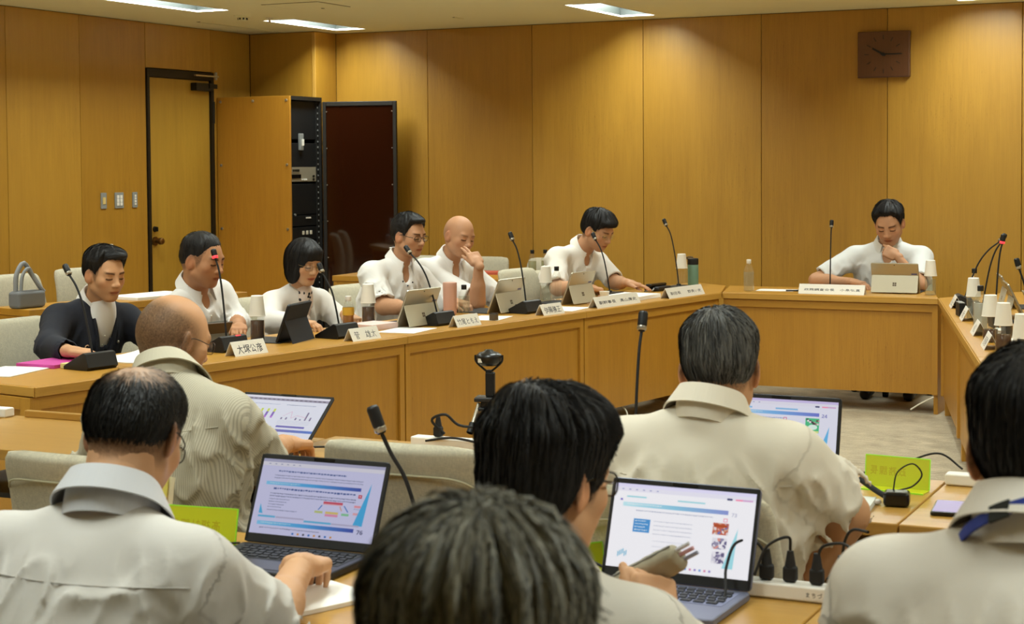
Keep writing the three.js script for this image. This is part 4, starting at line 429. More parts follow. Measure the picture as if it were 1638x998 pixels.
    c.fillStyle = '#57c98f'; c.fillRect(556, 132, 92, 112); c.fillStyle = '#e6ef9a'; c.fillRect(580, 228, 66, 16); for (let k = 0; k < 14; k++) { c.fillStyle = ['#3c3a44', '#7a5a58', '#c9b5ac', '#efe9ea'][k % 4]; c.fillRect(562 + (k * 23) % 78, 136 + (k * 11) % 34, 14, 14); } c.fillStyle = '#e9fff2'; c.beginPath(); c.ellipse(606, 200, 30, 20, 0, 0, 7); c.fill(); c.fillStyle = '#6cc0f2'; c.beginPath(); c.moveTo(716, 190); c.lineTo(700, 430); c.lineTo(640, 430); c.fill(); }),
  A: canvasTex(768, 480, (c, w, h) => { const s = slide(c, w, h, { seed: 12, bg: '#eef1ff', bar: '#f4f2ff', grad: [[0, '#8b87b8'], [0.6, '#7f7cc0'], [1, '#5f86d8']] }); c.fillStyle = '#a6a1b6'; c.fillRect(0, 26, w, 26); c.fillStyle = '#7c7888'; for (let k = 0; k < 18; k++) c.fillRect(20 + k * 41, 32, 22, 12); s.line(420, 92, 260, 10, '#9aa0b4'); s.line(80, 92, 280, 8, '#aab0c6');
    for (let k = 0; k < 6; k++) { c.fillStyle = '#d6e66a'; c.fillRect(50 + k * 56, 150, 20, 40); c.fillStyle = '#8f72c8'; c.fillRect(50 + k * 56, 186, 20, 52); c.fillStyle = '#c07ae0'; c.fillRect(50 + k * 56, 236, 20, 22); } for (let k = 0; k < 7; k++) { const hh = [24, 26, 0, 28, 14, 96, 40][k]; c.fillStyle = '#8f86a4'; c.fillRect(430 + k * 42, 268 - hh, 14, hh); } c.strokeStyle = '#e8a9b8'; c.lineWidth = 3; c.beginPath(); c.moveTo(440, 230); c.lineTo(500, 170); c.lineTo(520, 250); c.lineTo(560, 215); c.lineTo(650, 236); c.stroke(); for (let k = 0; k < 3; k++) s.line(420, 282 + 16 * k, 280, 5, '#c4c8d8'); c.fillStyle = '#7d78c4'; c.fillRect(430, 340, 250, 22); s.band(0.8, 0.0, 1.0, 0.06); }),
};
const keyGeo = bx(0.0145, 0.003, 0.0135, 0, 0, 0, 0.001), keyMat = std('#15171b', 0.6), keyGray = std('#8d93b8', 0.5);
function laptop(label, hinge, turn, tex, o = {}) {
  const { w = 0.31, d = 0.21, tilt = 20 * DEG, lidH = 0.19, body = '#2a2c33', gain = 1.15, light = true, keys = keyMat, deck } = o, t = thing('laptop', label, 'laptop', hinge, turn, 'open laptops on the staff tables'), mat = phy(body, 0.45, { metalness: 0.35 });   // keyboard towards +z
  const b = part(t, 'base', plate(roundRect(w, d, 0.01), 0.014, 0.002).rotateX(-Math.PI / 2).translate(0, 0.009, d / 2), mat); part(b, 'keyboard_well', bx(w - 0.03, 0.002, 0.1, 0, 0.0156, 0.07), std(deck || '#1b1d22', 0.6)); part(b, 'touchpad', bx(0.11, 0.001, 0.062, 0, 0.0162, 0.162), std(deck || '#232529', 0.35));
  for (let j = 0; j < 5; j++) { const n = 14 - (j === 4 ? 4 : 0); for (let i = 0; i < n; i++) { const k = part(b, 'key', keyGeo, keys); k.position.set((i - (n - 1) / 2) * (w - 0.045) / 14 * (14 / n) * (n === 10 ? 0.98 : 1) + (j % 2 ? 0.004 : 0), 0.0175, 0.031 + j * 0.0185); if (n === 10) k.scale.x = 1.35; } }
  const lid = part(t, 'lid', plate(roundRect(w, lidH, 0.009), 0.007, 0.0015).translate(0, lidH / 2, 0), mat); lid.position.set(0, 0.016, -0.001); lid.rotation.x = -tilt;
  const sw = w - 0.016, sh = lidH - 0.03, sm = std('#050505', 0.25, { emissive: '#ffffff', emissiveMap: tex, emissiveIntensity: gain }); const s = part(lid, 'screen', fitUV(new THREE.PlaneGeometry(sw, sh), sw, sh), sm); s.position.set(0, lidH / 2 + 0.004, 0.0042);
  part(lid, 'bezel', mg([bx(w - 0.004, 0.008, 0.0012, 0, lidH - 0.006, 0.0036), bx(w - 0.004, 0.018, 0.0012, 0, 0.0105, 0.0036), bx(0.006, lidH - 0.01, 0.0012, -w / 2 + 0.0045, lidH / 2, 0.0036), bx(0.006, lidH - 0.01, 0.0012, w / 2 - 0.0045, lidH / 2, 0.0036)]), M.rubber); part(lid, 'camera_bar', bx(0.05, 0.006, 0.002, 0, lidH - 0.0055, 0.0045), M.blackGloss);
  if (light) { const l = new THREE.RectAreaLight(0xe6e8ff, 0.9, sw, sh); l.position.set(0, lidH / 2 + 0.004, 0.012); l.rotation.y = Math.PI; lid.add(l); }
  return t;
}
laptop('dark laptop on the second staff table showing a blue slide numbered 76', [-1.862, TOP, -2.915], 0.02, screens.B, { tilt: 24 * DEG, gain: 0.9 }); laptop('silver laptop on the second staff table showing a bright slide with three photos', [-1.07, TOP, -2.94], -0.02, screens.C, { w: 0.3, tilt: 20 * DEG, body: '#6d7186', deck: '#777c9a', keys: keyMat, gain: 1.25 });
laptop('laptop on the front staff table showing bar charts, under the striped sleeve', [-2.70, TOP, -3.99], 0.0, screens.A, { tilt: 52 * DEG, gain: 1.1 }); laptop('laptop on the front staff table behind the cream shirt, slide numbered 24', [-1.235, TOP, -4.165], -0.03, screens.D, { w: 0.32, tilt: 12 * DEG, gain: 1.1 });

// ---------------------------------------------------------------- neon name stands
const neon = phy('#d4dc1c', 0.25, { transmission: 0.12, thickness: 0, side: THREE.DoubleSide }), neonEdge = std('#a6f53a', 0.4);
function stand(label, pos, turn, text, L = 0.17, H = 0.075, lean = 12 * DEG) {
  const t = thing('name_stand', label, 'name stand', pos, turn, 'neon acrylic name stands');
  const tex = canvasTex(512, 220, (c, w, h) => { c.fillStyle = '#c9d02e'; c.fillRect(0, 0, w, h); const n = [...text].length; glyphs(c, text, 40, 74, 62, 74, '#bab024', 0.1, true); });
  const p = part(t, 'upright', fitUV(bx(L, H, 0.003), L, H), std('#ffffff', 0.35, { map: tex }), 'yellow sheet with the lettering showing through from behind'); p.position.set(0, H / 2 * Math.cos(lean) + 0.003, -0.015 - H / 2 * Math.sin(lean)); p.rotation.x = -lean;
  part(p, 'bright_edge', mg([bx(L, 0.0025, 0.0036, 0, H / 2, 0), bx(0.002, H, 0.0036, -L / 2, 0, 0), bx(0.002, H, 0.0036, L / 2, 0, 0)]), neonEdge, 'glowing green cut edge'); part(t, 'foot', bx(L, 0.003, 0.05, 0, 0.0016, 0.01), neon); part(t, 'foot_edge', bx(L, 0.0034, 0.002, 0, 0.0018, 0.035), neonEdge); return t;
}
stand('neon yellow name stand beside the dark laptop', [-2.115, TOP, -2.875], 0.12, '長課祉福高', 0.17, 0.08); stand('neon yellow name stand on the front staff table at right', [-0.915, TOP, -4.09], -0.1, '長課務政', 0.162, 0.075, 6 * DEG); stand('neon yellow name stand partly hidden behind the black-haired man', [-1.285, TOP, -3.0], 0.9, '長課査', 0.12, 0.05);

// ---------------------------------------------------------------- power strips, chargers, cables
function strip(label, x0, x1, z, plugs, text) {
  const L = x1 - x0, t = thing('power_strip', label, 'power strip', [x0, TOP, z], 0, 'white power strips'); part(t, 'housing', bb(0, L, 0.001, 0.03, -0.022, 0.022, 0.005), M.white);
  if (text) { const tex = canvasTex(512, 64, (c, w, h) => { c.fillStyle = '#efeae0'; c.fillRect(0, 0, w, h); glyphs(c, text, 20, 10, 44, 52, '#3b3a36', 0.1); }); const p = part(t, 'printed_label', fitUV(new THREE.PlaneGeometry(0.11, 0.0138), 0.11, 0.0138), std('#ffffff', 0.5, { map: tex })); p.position.set(L - 0.075, 0.015, 0.0225); }
  for (const x of plugs) { const p = part(t, 'plug', mg([bx(0.026, 0.03, 0.022, x, 0.046, 0, 0.006), cyl(0.011, 0.006, 0.03, x, 0.058, 0, 12)]), M.rubber); } return t;
}
strip('power strip with three black plugs beside the silver laptop', -0.965, -0.70, -2.985, [0.06, 0.105, 0.155, 0.2], 'まちづくり課長'); strip('power strip at the rear edge of the front staff table beside the neon stand', -0.815, -0.58, -4.215, [], 'まちづくり課'); strip('power strip behind the empty staff chair', -2.32, -2.02, -4.2, [0.08], null); strip('power strip at the far left end of the front staff table', -4.02, -3.79, -4.17, [], null);
function cable(label, pts, r = 0.0028) { return solo('power_cable', tube(pts, r, 60, 7), M.rubber, label, 'cable'); }
cable('black cable arching from the silver laptop to the first plug', [[-0.918, 0.745, -2.95], [-0.895, 0.80, -2.96], [-0.86, 0.815, -2.975], [-0.86, 0.79, -2.985]]); cable('black cable looping from the second plug down beside the laptop', [[-0.905, 0.775, -2.985], [-0.925, 0.80, -2.98], [-0.955, 0.80, -2.96], [-0.965, 0.76, -2.93], [-0.955, 0.715, -2.88], [-0.985, 0.705, -2.84]]);
cable('black cable from the third plug towards the lanyard man', [[-0.81, 0.775, -2.985], [-0.80, 0.80, -2.98], [-0.77, 0.815, -2.96], [-0.74, 0.82, -2.93], [-0.70, 0.80, -2.9]]); cable('black cable from the last plug beside the lanyard man', [[-0.765, 0.775, -2.985], [-0.755, 0.82, -2.975], [-0.735, 0.845, -2.95], [-0.70, 0.85, -2.92]]); cable('thin black cable over the neon stand foot beside the dark laptop', [[-2.02, 0.715, -2.90], [-2.08, 0.712, -2.885], [-2.13, 0.718, -2.875], [-2.155, 0.706, -2.86]], 0.0022); cable('short black cable in front of the neon stand at left', [[-2.03, 0.708, -2.83], [-2.07, 0.706, -2.845], [-2.11, 0.705, -2.83]], 0.003);
cable('black cable looping behind the neon stand on the front table', [[-1.06, 0.712, -4.2], [-0.98, 0.72, -4.22], [-0.91, 0.75, -4.22], [-0.83, 0.775, -4.215], [-0.775, 0.74, -4.215]], 0.0026); cable('tangled black cables behind the empty staff chair', [[-2.22, 0.74, -4.2], [-2.25, 0.78, -4.18], [-2.20, 0.80, -4.17], [-2.17, 0.77, -4.19], [-2.05, 0.765, -4.2], [-1.98, 0.74, -4.2], [-1.95, 0.71, -4.2]], 0.004); cable('second black cable trailing along the table behind the empty chair', [[-2.27, 0.72, -4.18], [-2.18, 0.735, -4.17], [-2.08, 0.725, -4.17], [-2.0, 0.72, -4.18], [-1.93, 0.706, -4.16]], 0.0036); cable('thin black cable behind the bar-chart laptop', [[-2.54, 0.712, -4.0], [-2.48, 0.71, -4.04], [-2.42, 0.706, -4.03]], 0.003);
solo('power_cable', tube([[-1.2, 0.715, -2.97], [-1.26, 0.73, -2.99], [-1.33, 0.745, -3.0]], 0.003, 16, 6), M.rubber, 'black cable running behind the black-haired man to the laptop', 'cable'); solo('floor_cable', tube([[-3.62, 0.13, -8.98], [-3.55, 0.09, -8.95], [-3.5, 0.03, -8.85], [-3.45, 0.006, -8.7]], 0.005, 20, 6), M.cream, 'pale cable hanging under the left bank', 'cable'); solo('floor_cable', tube([[-2.0, 0.12, -9.95], [-2.06, 0.09, -9.9], [-2.12, 0.05, -9.88]], 0.005, 12, 6), M.cream, 'short pale cable end under the corner of the right bank', 'cable');
{ const t = thing('charger', 'black charger block with a looped cable beside the neon stand at right', 'charger', [-0.868, TOP, -3.90], 0.15); part(t, 'block', bx(0.06, 0.034, 0.05, 0, 0.018, 0, 0.008), M.blackGloss); part(t, 'wire_loop', tube([[-0.01, 0.03, -0.02], [0.0, 0.075, -0.025], [0.035, 0.095, -0.03], [0.055, 0.07, -0.035], [0.035, 0.042, -0.035], [0.0, 0.03, -0.03]], 0.002, 40, 6), M.rubber); part(t, 'connector', tube([[-0.025, 0.02, 0.0], [-0.05, 0.03, -0.02], [-0.09, 0.05, -0.05]], 0.007, 12, 8), M.rubber); part(t, 'lead', tube([[-0.09, 0.05, -0.05], [-0.13, 0.04, -0.06], [-0.18, 0.01, -0.08]], 0.0022, 16, 6), M.rubber); }
{ const t = thing('correction_tape', 'white and yellow correction tape lying by the charger', 'tape', [-0.93, TOP, -3.885], 0.6); part(t, 'body', bx(0.035, 0.012, 0.016, 0.012, 0.007, 0, 0.005), M.white); part(t, 'cap', bx(0.024, 0.01, 0.014, -0.018, 0.006, 0, 0.004), std('#d7d94a', 0.5)); }
{ const t = thing('smartphone', 'phone with a lit screen lying beside the lanyard man', 'phone', [-0.745, TOP, -3.895], 0.1); part(t, 'body', plate(roundRect(0.075, 0.15, 0.01), 0.009, 0.002).rotateX(-Math.PI / 2).translate(0, 0.005, 0), M.blackGloss); part(t, 'screen', bx(0.066, 0.0008, 0.13, 0, 0.0098, 0), std('#222', 0.3, { emissive: '#b9a2e6', emissiveIntensity: 0.8 })); }
sheet('notepad', 'white notepad in front of the dark laptop', 'notepad', [-1.66, TOP, -2.60], -0.4, 0.15, 0.21, 0.008, M.paper); sheet('notepad', 'green-edged papers under the dark laptop’s front edge', 'papers', [-1.80, TOP, -2.625], -0.2, 0.12, 0.1, 0.004, std('#cfe0c4', 0.8)); sheet('paper_stack', 'papers and a blue folder beside the cream shirt’s sleeve', 'papers', [-1.02, TOP, -3.82], 0.1, 0.22, 0.16, 0.014, std('#d9dcd4', 0.8)); sheet('notepad', 'dark pad with a yellow slip behind the black-haired man', 'notepad', [-1.235, TOP, -2.90], 0.1, 0.09, 0.07, 0.006, std('#c9d04a', 0.7)); sheet('folder', 'lilac folder under the neon stand at left', 'folder', [-2.16, TOP, -2.90], 0.1, 0.16, 0.1, 0.003, std('#a9a6cc', 0.7));
{ const g = new THREE.PlaneGeometry(0.19, 0.24, 8, 10), P = g.attributes.position; for (let i = 0; i < P.count; i++) { const x = P.getX(i), y = P.getY(i); P.setZ(i, 0.012 * Math.sin(x * 16 + y * 5) + 0.02 * x); } g.computeVertexNormals(); const back = g.clone().translate(0, 0, -0.0012); const idx = back.index.array; for (let i = 0; i < idx.length; i += 3) { const q = idx[i]; idx[i] = idx[i + 1]; idx[i + 1] = q; } back.computeVertexNormals();
  const t = thing('paper_envelope', 'cream sheet with a yellow sticky note hung on the left staff chair', 'paper', [-2.40, 0.70, -3.055], 0.0); const s = part(t, 'sheet', mg([g, back]), std('#e6dfc6', 0.85, { side: THREE.DoubleSide })); s.rotation.z = -0.12; const n = part(t, 'sticky_note', bx(0.045, 0.05, 0.001, 0.06, 0.10, 0.02), std('#e3df72', 0.7)); n.rotation.z = -0.12; }
// ---------------------------------------------------------------- meeting camera on a tripod
{
  const t = thing('meeting_camera', 'black dome meeting camera on a small tripod between the rows', 'camera', [-2.285, 0, -4.62], 0.3);
  part(t, 'dome', lathe([[0.001, 0.885], [0.025, 0.886], [0.036, 0.897], [0.039, 0.912], [0.04, 0.918], [0.03, 0.926], [0.015, 0.93], [0.012, 0.935], [0.001, 0.936]], 26), phy('#1a1a1b', 0.3)); part(t, 'sticker', bx(0.016, 0.012, 0.002, -0.018, 0.904, 0.033).rotateY(-0.1), M.cream);
  part(t, 'yoke', mg([tube([[-0.042, 0.918, 0], [-0.041, 0.9, 0], [-0.02, 0.878, 0], [-0.004, 0.866, 0]], 0.0036, 14, 6), tube([[0.042, 0.918, 0], [0.041, 0.9, 0], [0.02, 0.878, 0], [0.004, 0.866, 0]], 0.0036, 14, 6)]), M.black);
  part(t, 'grip', mg([bx(0.028, 0.075, 0.03, 0.004, 0.828, 0, 0.004), bx(0.02, 0.02, 0.024, 0.0, 0.862, 0, 0.004)]), M.black); part(t, 'platform', mg([bx(0.085, 0.014, 0.07, 0, 0.783, 0, 0.004), bx(0.03, 0.02, 0.03, -0.01, 0.766, 0, 0.004), bx(0.08, 0.012, 0.05, 0.005, 0.752, 0, 0.004)]), std('#232323', 0.4)); part(t, 'pan_handle', mg([tube([[-0.03, 0.77, 0.01], [-0.04, 0.73, 0.03], [-0.048, 0.70, 0.05]], 0.007, 12, 8)]), M.steel); part(t, 'handle_grip', tube([[-0.045, 0.712, 0.042], [-0.052, 0.685, 0.06]], 0.011, 8, 10), M.black); part(t, 'column', cyl(0.016, 0.016, 0.55, 0, 0.2, 0, 14), M.darkMetal); part(t, 'lock_knob', new THREE.SphereGeometry(0.012, 14, 10).translate(-0.025, 0.69, 0.02), M.steel);
  for (let k = 0; k < 3; k++) { const a = k * 120 * DEG + 0.4; const l = part(t, 'leg', tube([[Math.sin(a) * 0.02, 0.62, Math.cos(a) * 0.02], [Math.sin(a) * 0.26, 0.01, Math.cos(a) * 0.26]], 0.011, 4, 8), M.black); part(l, 'rubber_foot', new THREE.SphereGeometry(0.014, 10, 8).translate(Math.sin(a) * 0.26, 0.014, Math.cos(a) * 0.26), M.rubber); }
}
// ---------------------------------------------------------------- people: distance fields meshed with surface nets
const smin = (a, b, k) => { const h = Math.max(k - Math.abs(a - b), 0) / k; return Math.min(a, b) - h * h * k * 0.25; };
class Field {
  constructor() { this.a = []; this.s = []; this.post = null; }
  add(q, k) { this.a.push([q.f, k, q.c[0], q.c[1], q.c[2], q.R]); return this; }
  sub(q, k) { this.s.push([q.f, k]); return this; }
  at(x, y, z) {
    let d = 1e3;
    for (const q of this.a) { const dx = x - q[2], dy = y - q[3], dz = z - q[4], b = Math.sqrt(dx * dx + dy * dy + dz * dz) - q[5]; if (b > d + q[1]) continue; const e = q[0](x, y, z); d = d > 500 ? e : smin(d, e, q[1]); }
    for (const q of this.s) d = -smin(-d, q[0](x, y, z), q[1]);
    return this.post ? this.post(x, y, z, d) : d;
  }
  grad(x, y, z, h = 0.0015) { const g = [this.at(x + h, y, z) - this.at(x - h, y, z), this.at(x, y + h, z) - this.at(x, y - h, z), this.at(x, y, z + h) - this.at(x, y, z - h)]; return A.norm(g); }
  onto(p, n = 3) { for (let i = 0; i < n; i++) { const d = this.at(p[0], p[1], p[2]), g = this.grad(p[0], p[1], p[2]); p = A.mad(p, g, -d); } return p; }
  cast(p, dir, far = 0.6) { let t = 0; for (let i = 0; i < 60 && t < far; i++) { const q = A.mad(p, dir, t), d = this.at(q[0], q[1], q[2]); if (d < 0.0006) return q; t += Math.max(d * 0.7, 0.0008); } return null; }
}
function cap(a, b, ra, rb = ra) {
  const [ax, ay, az] = a, dx = b[0] - ax, dy = b[1] - ay, dz = b[2] - az, L = dx * dx + dy * dy + dz * dz || 1e-9;
  return { c: A.lerp(a, b, 0.5), R: Math.sqrt(L) / 2 + Math.max(ra, rb), f: (x, y, z) => { const px = x - ax, py = y - ay, pz = z - az; let t = (px * dx + py * dy + pz * dz) / L; t = t < 0 ? 0 : t > 1 ? 1 : t; const qx = px - t * dx, qy = py - t * dy, qz = pz - t * dz; return Math.sqrt(qx * qx + qy * qy + qz * qz) - (ra + (rb - ra) * t); } };
}
const AX0 = [[1, 0, 0], [0, 1, 0], [0, 0, 1]];
function ell(c, r, ax = AX0) {
  const [u, v, w] = ax; return { c, R: Math.max(...r) * 1.02, f: (x, y, z) => { const px = x - c[0], py = y - c[1], pz = z - c[2], a = (px * u[0] + py * u[1] + pz * u[2]) / r[0], b = (px * v[0] + py * v[1] + pz * v[2]) / r[1], e = (px * w[0] + py * w[1] + pz * w[2]) / r[2], k0 = Math.sqrt(a * a + b * b + e * e), k1 = Math.sqrt(a * a / (r[0] * r[0]) + b * b / (r[1] * r[1]) + e * e / (r[2] * r[2])); return k1 < 1e-6 ? -Math.min(...r) : k0 * (k0 - 1) / k1; } };
}
function rbox(c, h, r, ax = AX0) { const [u, v, w] = ax; return { c, R: Math.hypot(...h) + r, f: (x, y, z) => { const px = x - c[0], py = y - c[1], pz = z - c[2], a = Math.abs(px * u[0] + py * u[1] + pz * u[2]) - h[0], b = Math.abs(px * v[0] + py * v[1] + pz * v[2]) - h[1], e = Math.abs(px * w[0] + py * w[1] + pz * w[2]) - h[2]; return Math.hypot(Math.max(a, 0), Math.max(b, 0), Math.max(e, 0)) + Math.min(Math.max(a, b, e), 0) - r; } }; }
const half = (p, n) => ({ c: p, R: 99, f: (x, y, z) => (x - p[0]) * n[0] + (y - p[1]) * n[1] + (z - p[2]) * n[2] });
function surfaceNet(F, lo, hi, h, color) {
  const nx = Math.ceil((hi[0] - lo[0]) / h) + 1, ny = Math.ceil((hi[1] - lo[1]) / h) + 1, nzz = Math.ceil((hi[2] - lo[2]) / h) + 1, B = 6, V = new Float32Array(nx * ny * nzz).fill(NaN), at = (i, j, k) => i + nx * (j + ny * k), cells = new Int32Array(nx * ny * nzz).fill(-1), blocks = [];
  for (let bk = 0; bk < nzz - 1; bk += B) for (let bj = 0; bj < ny - 1; bj += B) for (let bi = 0; bi < nx - 1; bi += B) {
    const d = F.at(lo[0] + (bi + B / 2) * h, lo[1] + (bj + B / 2) * h, lo[2] + (bk + B / 2) * h); if (Math.abs(d) > B * h * 1.25 + 0.01) continue; blocks.push([bi, bj, bk]);
    for (let k = bk; k <= Math.min(bk + B, nzz - 1); k++) for (let j = bj; j <= Math.min(bj + B, ny - 1); j++) for (let i = bi; i <= Math.min(bi + B, nx - 1); i++) { const a = at(i, j, k); if (V[a] !== V[a]) V[a] = F.at(lo[0] + i * h, lo[1] + j * h, lo[2] + k * h); }
  }
  const pos = [], idx = [], off = [[0, 0, 0], [1, 0, 0], [0, 1, 0], [1, 1, 0], [0, 0, 1], [1, 0, 1], [0, 1, 1], [1, 1, 1]], ed = [[0, 1], [2, 3], [4, 5], [6, 7], [0, 2], [1, 3], [4, 6], [5, 7], [0, 4], [1, 5], [2, 6], [3, 7]], v = new Array(8);
  for (const [bi, bj, bk] of blocks) for (let k = bk; k < Math.min(bk + B, nzz - 1); k++) for (let j = bj; j < Math.min(bj + B, ny - 1); j++) for (let i = bi; i < Math.min(bi + B, nx - 1); i++) {
    let m = 0; for (let q = 0; q < 8; q++) { v[q] = V[at(i + off[q][0], j + off[q][1], k + off[q][2])]; if (v[q] < 0) m++; } if (m === 0 || m === 8) continue;
    let x = 0, y = 0, z = 0, n = 0; for (const [a, b] of ed) if ((v[a] < 0) !== (v[b] < 0)) { const t = v[a] / (v[a] - v[b]), p = off[a], q = off[b]; x += p[0] + (q[0] - p[0]) * t; y += p[1] + (q[1] - p[1]) * t; z += p[2] + (q[2] - p[2]) * t; n++; }
    cells[at(i, j, k)] = pos.length / 3; pos.push(lo[0] + (i + x / n) * h, lo[1] + (j + y / n) * h, lo[2] + (k + z / n) * h);
  }
  const quad = (a, b, c, d, flip) => { if (a < 0 || b < 0 || c < 0 || d < 0) return; flip ? idx.push(a, c, b, a, d, c) : idx.push(a, b, c, a, c, d); };
  for (const [bi, bj, bk] of blocks) for (let k = Math.max(1, bk); k < Math.min(bk + B, nzz - 1); k++) for (let j = Math.max(1, bj); j < Math.min(bj + B, ny - 1); j++) for (let i = Math.max(1, bi); i < Math.min(bi + B, nx - 1); i++) {
    const a = V[at(i, j, k)] < 0; const e = (p) => { const b = V[p]; return b === b && (b < 0) !== a; };
    if (e(at(i + 1, j, k))) quad(cells[at(i, j - 1, k - 1)], cells[at(i, j, k - 1)], cells[at(i, j, k)], cells[at(i, j - 1, k)], !a);
    if (e(at(i, j + 1, k))) quad(cells[at(i - 1, j, k - 1)], cells[at(i - 1, j, k)], cells[at(i, j, k)], cells[at(i, j, k - 1)], !a);
    if (e(at(i, j, k + 1))) quad(cells[at(i - 1, j - 1, k)], cells[at(i, j - 1, k)], cells[at(i, j, k)], cells[at(i - 1, j, k)], !a);
  }
  const g = new THREE.BufferGeometry(); g.setAttribute('position', new THREE.Float32BufferAttribute(pos, 3)); g.setIndex(idx); g.computeVertexNormals();
  if (color) { const c = new Float32Array(pos.length); for (let i = 0; i < pos.length; i += 3) { const q = color(pos[i], pos[i + 1], pos[i + 2]); c[i] = q[0]; c[i + 1] = q[1]; c[i + 2] = q[2]; } g.setAttribute('color', new THREE.BufferAttribute(c, 3)); }
  return g;
}
function joinIndexed(list) { for (const g of list) if (!g.attributes.color) g.setAttribute('color', new THREE.BufferAttribute(new Float32Array(g.attributes.position.count * 3).fill(1), 3)); return mergeGeometries(list); }

// ---- heads, in a frame with +z out of the face, +y up, +x the person's left
const CRAN = [[0, 0.036, -0.014], [0.0745, 0.083, 0.096]], OCC = [[0, 0.004, -0.034], [0.066, 0.07, 0.078]];
function headField(o = {}) {
  const F = new Field(), k = 0.02, w = o.jaw || 1, fem = o.fem ? 0.92 : 1;
  F.add(ell(...CRAN), k).add(ell(...OCC), 0.03).add(ell([0, -0.012, 0.028], [0.064 * w, 0.084, 0.062]), 0.025).add(ell([0, -0.056, 0.03], [0.054 * w * fem, 0.05, 0.055]), 0.025).add(ell([0, -0.096, 0.058], [0.026, 0.019, 0.023]), 0.022).add(cap([-0.052 * w, -0.055, -0.002], [-0.02, -0.094, 0.05], 0.016, 0.014), 0.02).add(cap([0.052 * w, -0.055, -0.002], [0.02, -0.094, 0.05], 0.016, 0.014), 0.02);
  for (const s of [-1, 1]) F.add(ell([s * 0.046 * w, -0.022, 0.052], [0.019, 0.02, 0.02]), 0.02);
  F.add(cap([-0.036, 0.021, 0.071], [0.036, 0.021, 0.071], 0.0135), 0.016); 
  for (const s of [-1, 1]) F.sub(ell([s * 0.032, 0.002, 0.098], [0.0185, 0.012, 0.0165]), 0.012);
  const G = new Field(); G.add({ f: (x, y, z) => F.at(x, y, z), c: [0, 0, 0], R: 0.4 }, 0.01);
  for (const s of [-1, 1]) G.add(ell([s * 0.0325, 0.001, 0.073], [0.0155, 0.0105, 0.0125]), 0.006);
  G.add(cap([0, 0.012, 0.083], [0, -0.026, 0.099], 0.0075, 0.0105), 0.012).add(ell([0, -0.031, 0.101], [0.0125, 0.0105, 0.0115]), 0.008); for (const s of [-1, 1]) G.add(ell([s * 0.0125, -0.0345, 0.091], [0.0085, 0.0075, 0.0095]), 0.006);
  G.add(ell([0, -0.060, 0.083], [0.0215, 0.0058, 0.0092]), 0.006).add(ell([0, -0.0705, 0.081], [0.018, 0.0065, 0.0095]), 0.006); G.sub(cap([-0.02, -0.0655, 0.0945], [0.02, -0.0655, 0.0945], 0.0028), 0.004);
  for (const s of [-1, 1]) { const ax = [[Math.cos(0.5), 0, s * Math.sin(0.5)], [0, 1, 0], [-s * Math.sin(0.5), 0, Math.cos(0.5)]]; G.add(ell([s * 0.0785 * (0.5 + w / 2), -0.008, -0.014], [0.0075, 0.033, 0.0195], ax), 0.006).add(ell([s * 0.071, -0.012, -0.004], [0.012, 0.022, 0.012]), 0.008); G.sub(ell([s * 0.0885 * (0.5 + w / 2), -0.004, -0.009], [0.0065, 0.019, 0.0105], ax), 0.004); }
  if (o.neck) G.add(cap([0, -0.055, -0.022], A.lerp([0, -0.055, -0.022], o.neck, 0.62), 0.053 * (o.neckW || 1), 0.054 * (o.neckW || 1)), 0.03);
  return G;
}
function faceColor(o = {}) {
  const brow = o.brow ?? 1, beard = o.beard ?? 0.12, lips = o.fem ? [0.72, 0.34, 0.33] : [0.78, 0.52, 0.47];
  return (x, y, z) => {
    let c = [1, 1, 1]; const ax = Math.abs(x), m = (q, t) => { c = [mix(c[0], c[0] * q[0], t), mix(c[1], c[1] * q[1], t), mix(c[2], c[2] * q[2], t)]; };
    m([1.04, 0.9, 0.86], 0.6 * sstep(0.03, 0.0, Math.hypot(ax - 0.045, y + 0.03, z - 0.06) - 0.01)); m([1.05, 0.86, 0.8], 0.7 * sstep(0.016, 0.0, Math.hypot(x, y + 0.031, z - 0.105)));
    if (z > 0.06) { m(lips, sstep(0.0035, -0.001, Math.hypot(x / 3.1, (y + 0.0655)) - 0.0072)); m([0.45, 0.3, 0.28], sstep(0.0026, 0.0008, Math.abs(y + 0.0655)) * sstep(0.024, 0.019, ax)); }
    if (z > 0.03) { const by = 0.0225 + 0.10 * (ax - 0.02) - 2.2 * (ax - 0.035) * (ax - 0.035), t = sstep(0.0066, 0.003, Math.abs(y - by)) * sstep(0.009, 0.015, ax) * sstep(0.056, 0.047, ax); m([0.2, 0.16, 0.14], t * brow); const ly = -0.0052 + 6 * (ax - 0.0325) * (ax - 0.0325); m([0.07, 0.055, 0.05], sstep(0.0046, 0.0022, Math.abs(y - ly)) * sstep(0.0165, 0.0145, Math.abs(ax - 0.0325))); m([0.8, 0.72, 0.68], 0.5 * sstep(0.012, 0.004, Math.abs(y + 0.014)) * sstep(0.02, 0.012, Math.abs(ax - 0.032))); }
    if (!o.fem) m([0.72, 0.72, 0.76], beard * sstep(0.0, 0.02, z) * sstep(-0.045, -0.062, y) * (0.8 + 0.4 * nz(x * 160, y * 160, z * 160)));
    m([1.06, 0.82, 0.76], 0.6 * sstep(0.07, 0.08, ax));
    m([1, 0.98, 0.96], 0.5 + 0.5 * nz(x * 60, y * 60, z * 60)); if (o.line) { const dy = y - lineAt(o.line, Math.atan2(ax, z) / DEG), tt = 0.7 * sstep(-0.022, 0.004, dy) * (0.75 + 0.5 * nz(x * 300, y * 300, z * 300)); if (z < 0.05) c = [mix(c[0], 0.10, tt), mix(c[1], 0.10, tt), mix(c[2], 0.11, tt)]; } if (o.scalp) c = o.scalp(x, y, z, c); return c;
  };
}
